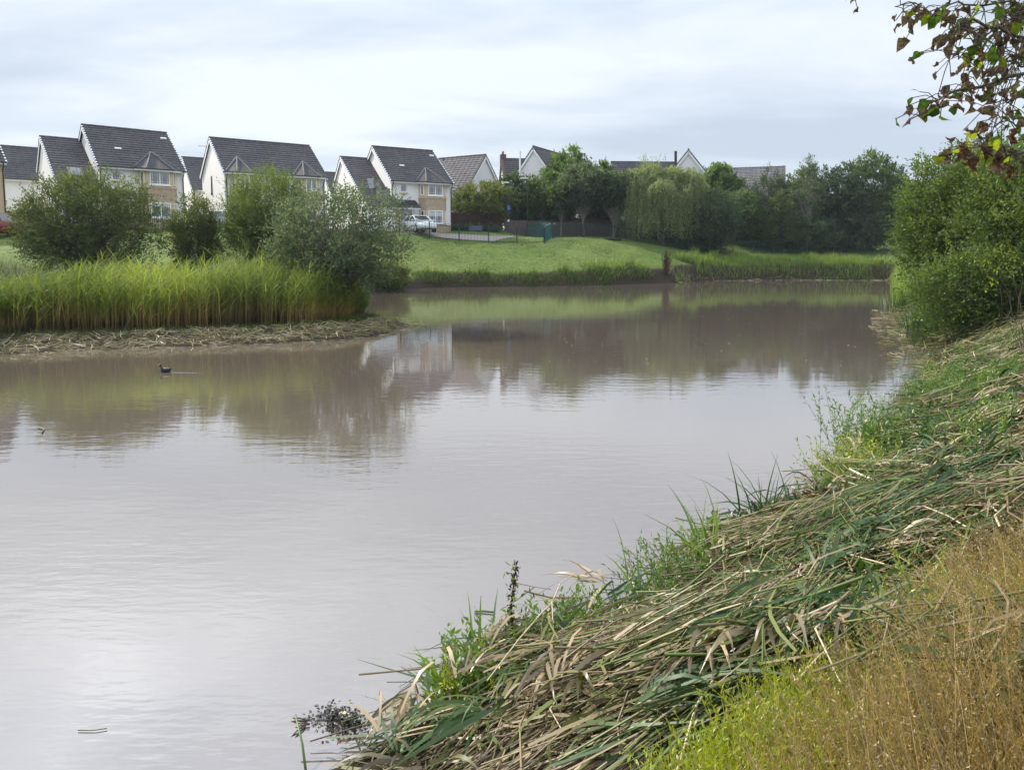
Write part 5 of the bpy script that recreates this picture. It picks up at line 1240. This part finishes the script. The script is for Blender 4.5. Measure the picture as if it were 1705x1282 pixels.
rod('rhizome', 'thick pale stalk, upper one of the crossing pair on the mat', 'stalk', [(1275, 1000), (1300, 1008), (1330, 1020)], .62, .014, 'rhizome', group=gr)
rod('rhizome', 'thick pale stalk lying level just right of the crossing pair', 'stalk', [(1300, 1008), (1345, 1003), (1385, 1000)], .66, .012, 'rhizome', group=gr)
rod('rhizome', 'longest thick pale stalk, with dark green leaf beside it', 'stalk', [(1230, 1072), (1280, 1066), (1330, 1062)], .62, .013, 'rhizome', group=gr)
rod('rhizome', 'short thick pale stalk at lower edge of the mat by the lime weeds', 'stalk', [(1245, 1235), (1262, 1215), (1278, 1200)], .78, .011, 'rhizome', group=gr)
rod('stick', 'thin black stick poking out of the water at the bottom shore', 'stick', [(590, 1224), (600, 1240), (616, 1262)], .0, .006, 'stick', .03)
rod('stick', 'short dark stick floating alone near the dock stalk', 'stick', [(790, 1017), (806, 1017), (822, 1019)], .012, .009, 'green_stalk')
rod('stalk', 'bent green stalk rising at the bottom edge of the water', 'stalk', [(510, 1290), (504, 1262), (493, 1236)], .0, .007, 'green_stalk', .08)
rod('stalk', 'short thin stalk floating at lower left of the pond', 'stalk', [(130, 1215), (158, 1215), (178, 1212)], .008, .0035, 'green_stalk')
rod('stick', 'small bent twig floating far out at the left', 'stick', [(64, 712), (73, 715), (70, 721)], .012, .012, 'stick')
e = empty('twig_fan', tuple(np.r_[on_water(512, 1205), 0])); tag(e, 'forked brown twigs floating in a V at the bottom of the pond', 'twigs')
o0 = np.r_[on_water(512, 1205), 0.02]
for a, b in (((515, 1202), (481, 1193)), ((512, 1203), (479, 1200)), ((516, 1208), (487, 1211)), ((508, 1208), (480, 1230)), ((509, 1210), (488, 1231))):
    pa, pb = np.r_[on_water(*a), .03], np.r_[on_water(*b), .012]
    MB().tube([pa - o0, (pa + pb) / 2 - o0 + (0, 0, .008), pb - o0], [.0045, .004, .003], 6).build('twig', M['stick'], e, smooth=True)
q = np.random.default_rng(14)
p = np.r_[on_water(561, 1205), 0]; e = empty('debris_clump', tuple(p)); tag(e, 'dark rotten leaf clump floating beside the forked twigs', 'debris')
n = 520; c = np.concatenate([q.normal(size=(n, 2)) * [.055, .05], np.abs(q.normal(size=(n, 1))) * .018], 1); c[:320, 0] += .05; c[320:, 0] -= .04; c[320:, 1] += .07
g = Geo(); leaves(g, c, rdir(n, q) * [1, 1, .35], np.array([0, 0, 1.]) + rdir(n, q) * .6, q.uniform(.012, .035, n), .016, q.random(n)); g.build('rotten_leaves', M['rot'], e)
MB().tube([(.0, .055, .02), (.06, .045, .025)], .010, 6).build('stem', M['rhizome'], e)

# water bird and its wake
bx, by = on_water(275, 619.5)
e = empty('water_bird', (bx, by, .005), R_(172)); e.scale = (.9, .9, .9); tag(e, 'small black water bird swimming left in front of the reed bed', 'water bird')
prof = [(-.17, .085, .006), (-.14, .07, .03), (-.09, .045, .055), (-.02, .035, .07), (.05, .038, .066), (.085, .06, .045), (.10, .10, .026), (.107, .135, .026), (.122, .16, .031), (.142, .162, .024), (.155, .158, .010)]
MB().tube([(x, 0, z) for x, z, _ in prof], [k for *_, k in prof], 12).build('body', M['skin_black'], e, smooth=True)
MB().tube([(.150, 0, .158), (.19, 0, .150)], [.011, .003], 8).build('bill', M['red_bill'], e)
wk = MB()
for s, ln, k in ((1, .8, .05),):
    pts = [(bx - .05, by + .0, .0)] + [(bx + .1 + ln * t if s > 0 else bx + .3 - ln * t * 1.2, by - (.05 if s > 0 else .35) - k * t * 2, .0) for t in (.15, .4, .7, 1.0)]
    if s < 0: pts = pts[1:]
    wk.tube(pts, [.003] + [.006, .005, .004, .002][:len(pts) - 1], 8)
wo = wk.build('wake', M['water'], smooth=True); tag(wo, kind='stuff')

# ------------------------------------------------------------------ overhanging tree, top right
def big_leaf(name, seed, crumple, fold, m):
    q = np.random.default_rng(seed); V = [(0, 0, 0)]; out = [(0, -.02), (.22, -.08), (.42, .10), (.50, .34), (.40, .58), (.20, .82), (.0, 1.08), (-.20, .82), (-.40, .58), (-.50, .34), (-.42, .10), (-.22, -.08)]
    rib = [(0, .0), (0, .28), (0, .55), (0, .82)]
    V = []
    for i, (x, y) in enumerate(out):
        j = 1 + q.normal() * .05 + (.04 if i % 2 else -.04); V.append([x * j, y, 0])
    V += [[x, y, .04] for x, y in rib[1:]]
    V = np.array(V, float)
    # small teeth between outline points
    V[:, 2] += np.abs(V[:, 0]) * fold - .25 * (V[:, 1] - .4) ** 2
    a = np.abs(V[:, 0]) * fold; V[:, 0] *= np.cos(min(fold, 1.2))
    V += q.normal(size=V.shape) * crumple
    Fs = [(0, 1, 12), (1, 2, 12), (2, 3, 12), (3, 13, 12), (3, 4, 13), (4, 14, 13), (4, 5, 14), (5, 6, 14), (0, 12, 11), (11, 12, 10), (10, 12, 9), (9, 12, 13), (9, 13, 8), (8, 13, 14), (8, 14, 7), (7, 14, 6)]
    me = bpy.data.meshes.new(name); me.from_pydata([tuple(v) for v in V], [], Fs); me.materials.append(m); me.update(); return me
def leaf_mat(name, stops, trans, mott):
    m, nt, N, L, b = nodes(name); N.remove(b); tc = N.new('ShaderNodeTexCoord').outputs['Object']
    oi = N.new('ShaderNodeObjectInfo'); 
    ad = N.new('ShaderNodeVectorMath'); ad.operation = 'ADD'; L.new(tc, ad.inputs[0]); L.new(oi.outputs['Location'], ad.inputs[1])
    f = noise_n(N, L, mott, 5, .7, ad.outputs[0]); col = ramp(N, L, f, stops)
    d = N.new('ShaderNodeBsdfDiffuse'); t = N.new('ShaderNodeBsdfTranslucent'); L.new(col, d.inputs[0]); L.new(mixc(N, L, 1.0, col, (1.5, 1.45, .7), 'MULTIPLY'), t.inputs[0])
    mx = N.new('ShaderNodeMixShader'); mx.inputs[0].default_value = trans; L.new(d.outputs[0], mx.inputs[1]); L.new(t.outputs[0], mx.inputs[2])
    L.new(mx.outputs[0], nt.nodes['Material Output'].inputs[0]); return m
LM = {'green': leaf_mat('lime_leaf_green', [(.32, (.025, .04, .015)), (.5, (.05, .10, .02)), (.7, (.09, .16, .03))], .5, 3),
      'yellow': leaf_mat('lime_leaf_yellow', [(.3, (.06, .07, .015)), (.5, (.16, .22, .02)), (.7, (.25, .26, .03))], .6, 3),
      'dry': leaf_mat('withered_leaf', [(.36, (.030, .023, .019)), (.5, (.095, .074, .062)), (.68, (.26, .21, .17))], .35, 6),
      'rust': leaf_mat('rusty_leaf', [(.35, (.045, .024, .018)), (.55, (.115, .065, .045)), (.7, (.20, .13, .095))], .3, 6)}
LMESH = {k: [big_leaf('leaf', 100 + i * 7 + hash_, cr, fo, LM[k]) for i, (cr, fo) in enumerate(v)] for k, v, hash_ in
         (('green', [(.015, .15), (.02, .3), (.03, .1)], 0), ('yellow', [(.02, .2), (.03, .35)], 30), ('dry', [(.10, .7), (.13, 1.0), (.08, .5), (.15, .9)], 60), ('rust', [(.12, .8), (.10, .6)], 90))}
tx, ty = 4.3, 2.3; tz = gz(tx, ty)
TREE = empty('overhanging_tree', (tx, ty, tz)); tag(TREE, 'near tree reaching in at top right with withered brown and a few green leaves', 'tree')
TO = np.array([tx, ty, tz])
tk = Geo(); tubes(tk, np.array([[[0, 0, -.2], [.02, .02, 1.0], [-.05, .05, 2.2], [-.03, .08, 3.4], [.05, .1, 4.8]]]), np.array([[.17, .14, .12, .09, .04]]), 12); tk.build('trunk', M['bark'], TREE, smooth=True)
def put_leaf(parent, p, d, kind, size, q):
    o = bpy.data.objects.new('leaf', LMESH[kind][q.integers(len(LMESH[kind]))]); COL.objects.link(o); o.parent = parent
    d = Vector(d).normalized(); y = d; nrm = Vector(q.normal(size=3) * .7 + np.array([0, -.7, .5])); x = y.cross(nrm).normalized(); z = x.cross(y)
    from mathutils import Matrix
    mt = Matrix((x, y, z)).transposed().to_4x4() @ Matrix.Diagonal((size * .43, size * .49, size * .43, 1)); mt.translation = Vector(p); o.matrix_local = mt
    return o
def limb(px, Y0, Y1, rad, nleaf, sizes, mix, seed, start=None, cl=1.0, drop=.8):
    """a branch following real points Y0..Y1 metres away, leaves hanging along it"""
    q = np.random.default_rng(seed); pts = [at(u, v, Y0 + (Y1 - Y0) * i / (len(px) - 1)) for i, (u, v) in enumerate(px)]
    if start is not None: pts = [start] + pts
    pts = np.array(pts) - TO; k = np.linspace(0, 1, len(pts)); tt = np.linspace(0, 1, 14)
    P = np.stack([np.interp(tt, k, pts[:, j]) for j in range(3)], 1); P[1:-1] += q.normal(size=(12, 3)) * .012
    g = Geo(); tubes(g, P[None], np.linspace(rad, rad * .25, 14)[None], 6)
    pet = []
    L0 = .0 if start is None else 1.0 / len(pts)
    leaf_list = []
    for i in range(nleaf):
        t = L0 + (1 - L0) * q.random() ** .85; c = np.array([np.interp(t, tt, P[:, j]) for j in range(3)])
        off = q.normal(size=3) * np.array([.07, .07, .06]) * cl + np.array([0, 0, -.02]); p = c + off
        pet.append([c, (c + p) / 2 + (0, 0, .012), p]); kd = q.choice(list(mix), p=list(mix.values()))
        d = q.normal(size=3) * .55 + np.array([-.25, 0, -drop]); leaf_list.append((p, d, kd, q.uniform(*sizes)))
    if pet: tubes(g, np.array(pet), np.full((len(pet), 3), .0016), 4)
    b = g.build('branch', M['bark'], TREE, smooth=True)
    for p, d, kd, s in leaf_list: put_leaf(b, p, d, kd, s, q)
mixd = {'dry': .68, 'green': .17, 'yellow': .08, 'rust': .07}; mixg = {'dry': .60, 'green': .25, 'yellow': .10, 'rust': .05}
T1 = TO + (-.03, .08, 2.6); T2 = TO + (0, .1, 3.4)
limb([(1690, 128), (1620, 146), (1567, 168), (1518, 198)], 2.7, 2.5, .008, 46, (.06, .09), mixd, 1, T1, .62)
limb([(1720, 112), (1661, 98), (1602, 93), (1574, 91)], 2.8, 2.6, .005, 24, (.045, .075), mixd, 2, T1, .9)
limb([(1730, 70), (1665, 46), (1610, 42), (1585, 48)], 2.75, 2.6, .008, 48, (.07, .105), mixg, 3, T2, 1.0)
limb([(1730, 30), (1650, 8), (1560, 6), (1490, 12)], 2.9, 2.6, .006, 44, (.06, .10), mixd, 4, T2, .7)
limb([(1740, 160), (1705, 150), (1670, 165), (1650, 185)], 2.8, 2.6, .006, 34, (.06, .10), mixg, 5, T1, 1.0)
limb([(1740, 200), (1705, 208), (1675, 204), (1655, 210)], 2.7, 2.6, .005, 20, (.06, .10), mixg, 6, T1, .7)
limb([(1745, 262), (1690, 250), (1640, 243), (1600, 238)], 2.5, 2.3, .006, 44, (.06, .10), {'rust': .62, 'dry': .28, 'yellow': .10}, 7, TO + (-.03, .05, 2.1), .5, .25)
limb([(1740, 90), (1710, 92), (1690, 100), (1670, 120)], 2.9, 2.75, .007, 62, (.06, .10), mixg, 8, T2, 1.3)
limb([(1750, 10), (1715, 20), (1690, 25), (1670, 30)], 2.9, 2.75, .007, 62, (.06, .10), mixd, 9, T2, 1.3)
limb([(1460, -30), (1420, -14), (1400, -8)], 2.8, 2.7, .003, 8, (.04, .06), mixd, 10, T2, .5)

# sapling with yellow leaves against the big bush
sp = at(1712, 530, 13.2); sz = gz(sp[0], sp[1]); SAP = empty('sapling', (sp[0], sp[1], sz)); tag(SAP, 'thin bare twigged sapling with a few yellow green leaves at the right frame edge', 'sapling')
q = np.random.default_rng(33); tips = [(1648, 425), (1652, 455), (1690, 415), (1684, 445), (1700, 430), (1653, 468), (1720, 420), (1735, 440)]
g = Geo(); TP = np.array([at(u, v, 13.2 + q.normal() * .3) for u, v in tips]) - np.array([sp[0], sp[1], sz])
tubes(g, bezier(np.zeros((len(tips), 3)) + q.normal(size=(len(tips), 3)) * .03, TP, 8, .12, q, .025), np.linspace(.008, .0025, 8)[None] * np.ones((len(tips), 1)), 5); g.build('stem', M['bark'], SAP, smooth=True)
for i in range(44):
    c = TP[q.integers(len(TP))] * q.uniform(.82, 1.03) + q.normal(size=3) * .06
    put_leaf(SAP, c, q.normal(size=3) * .5 + np.array([-.2, 0, -.2]), 'yellow', q.uniform(.07, .12), q)
r = np.random.default_rng(95)
P, *_ = along(RS[RS[:, 1] > 30], 9000, r, -.1, 3.2)
blades('far_right_grass', on_ground(P), np.interp(r.random(len(P)), [0, .7, 1], [.5, .9, 1.5]), .03, M['far_reed'], r, .5, 4)

# rough short grass over the lawn, weeds near the far right corner, and the brown litter hump
r = np.random.default_rng(97)
xy = np.stack([r.uniform(-9, 26, 60000), r.uniform(53, 72, 60000)], 1); d = pond_sd(xy[:, 0], xy[:, 1]); k = (d > 1.2) & (d < 11) & (fld(xy[:, 0], xy[:, 1], .8, .5, 1.9, .3) + r.normal(size=60000) * .7 > .1); xy = xy[k][:24000]
blades('lawn_tufts', on_ground(xy, -.02), .09, .05, M['lawn_blade'], r, 1.0, 3)
xy = np.stack([r.uniform(24, 38, 9000), r.uniform(44, 72, 9000)], 1); d = pond_sd(xy[:, 0], xy[:, 1]); xy = xy[(d > 0) & (d < 3)]
blades('corner_grass', on_ground(xy, -.02), np.interp(r.random(len(xy)), [0, .7, 1], [.5, .9, 1.4]), .035, M['far_reed'], r, .5, 4)
p = spot(1372, 862); n = 2600; c = np.concatenate([r.normal(size=(n, 2)) * [.34, .20], np.zeros((n, 1))], 1); hh = .30 * np.exp(-(c[:, 0] / .45) ** 2 - (c[:, 1] / .28) ** 2)
c[:, 2] = hh * r.uniform(.55, 1.05, n); g = Geo(); leaves(g, c + p - (0, 0, .03), rdir(n, r) * [1, 1, .5], np.array([0, 0, 1.]) + rdir(n, r) * .7, r.uniform(.05, .16, n), r.uniform(.015, .045, n), r.random(n))
tag(g.build('litter_hump', M['litter']), kind='stuff')

def floating_flecks():
    u = r.uniform(700, 1490, 110); v = r.uniform(490, 610, 110)
    p = np.array([on_water(a, b) for a, b in zip(u, v)]); p = p[pond_sd(p[:, 0], p[:, 1]) < -.3]; n = len(p)
    g = Geo(); d = rdir(n, r) * [1, 1, .05]; leaves(g, np.c_[p, np.full(n, .012)], d, np.array([0, 0, 1.]) + rdir(n, r) * .1, r.uniform(.04, .10, n), r.uniform(.02, .04, n), r.choice([.1, .2, .6, 1.0], n))
    tag(g.build('floating_flecks', M['straw']), kind='stuff')
floating_flecks()

# ------------------------------------------------------------------ thin air haze round the whole scene
hz = MB().box(-160, 160, -70, 150, -2.2, 19).build('haze', []); tag(hz, kind='stuff')
hm = bpy.data.materials.new('haze'); hm.use_nodes = True; hm.node_tree.nodes.remove(hm.node_tree.nodes['Principled BSDF'])
pv = hm.node_tree.nodes.new('ShaderNodeVolumePrincipled'); pv.inputs['Color'].default_value = (.82, .9, 1, 1); pv.inputs['Density'].default_value = .00025
hm.node_tree.links.new(pv.outputs[0], hm.node_tree.nodes['Material Output'].inputs['Volume']); hz.data.materials.append(hm)
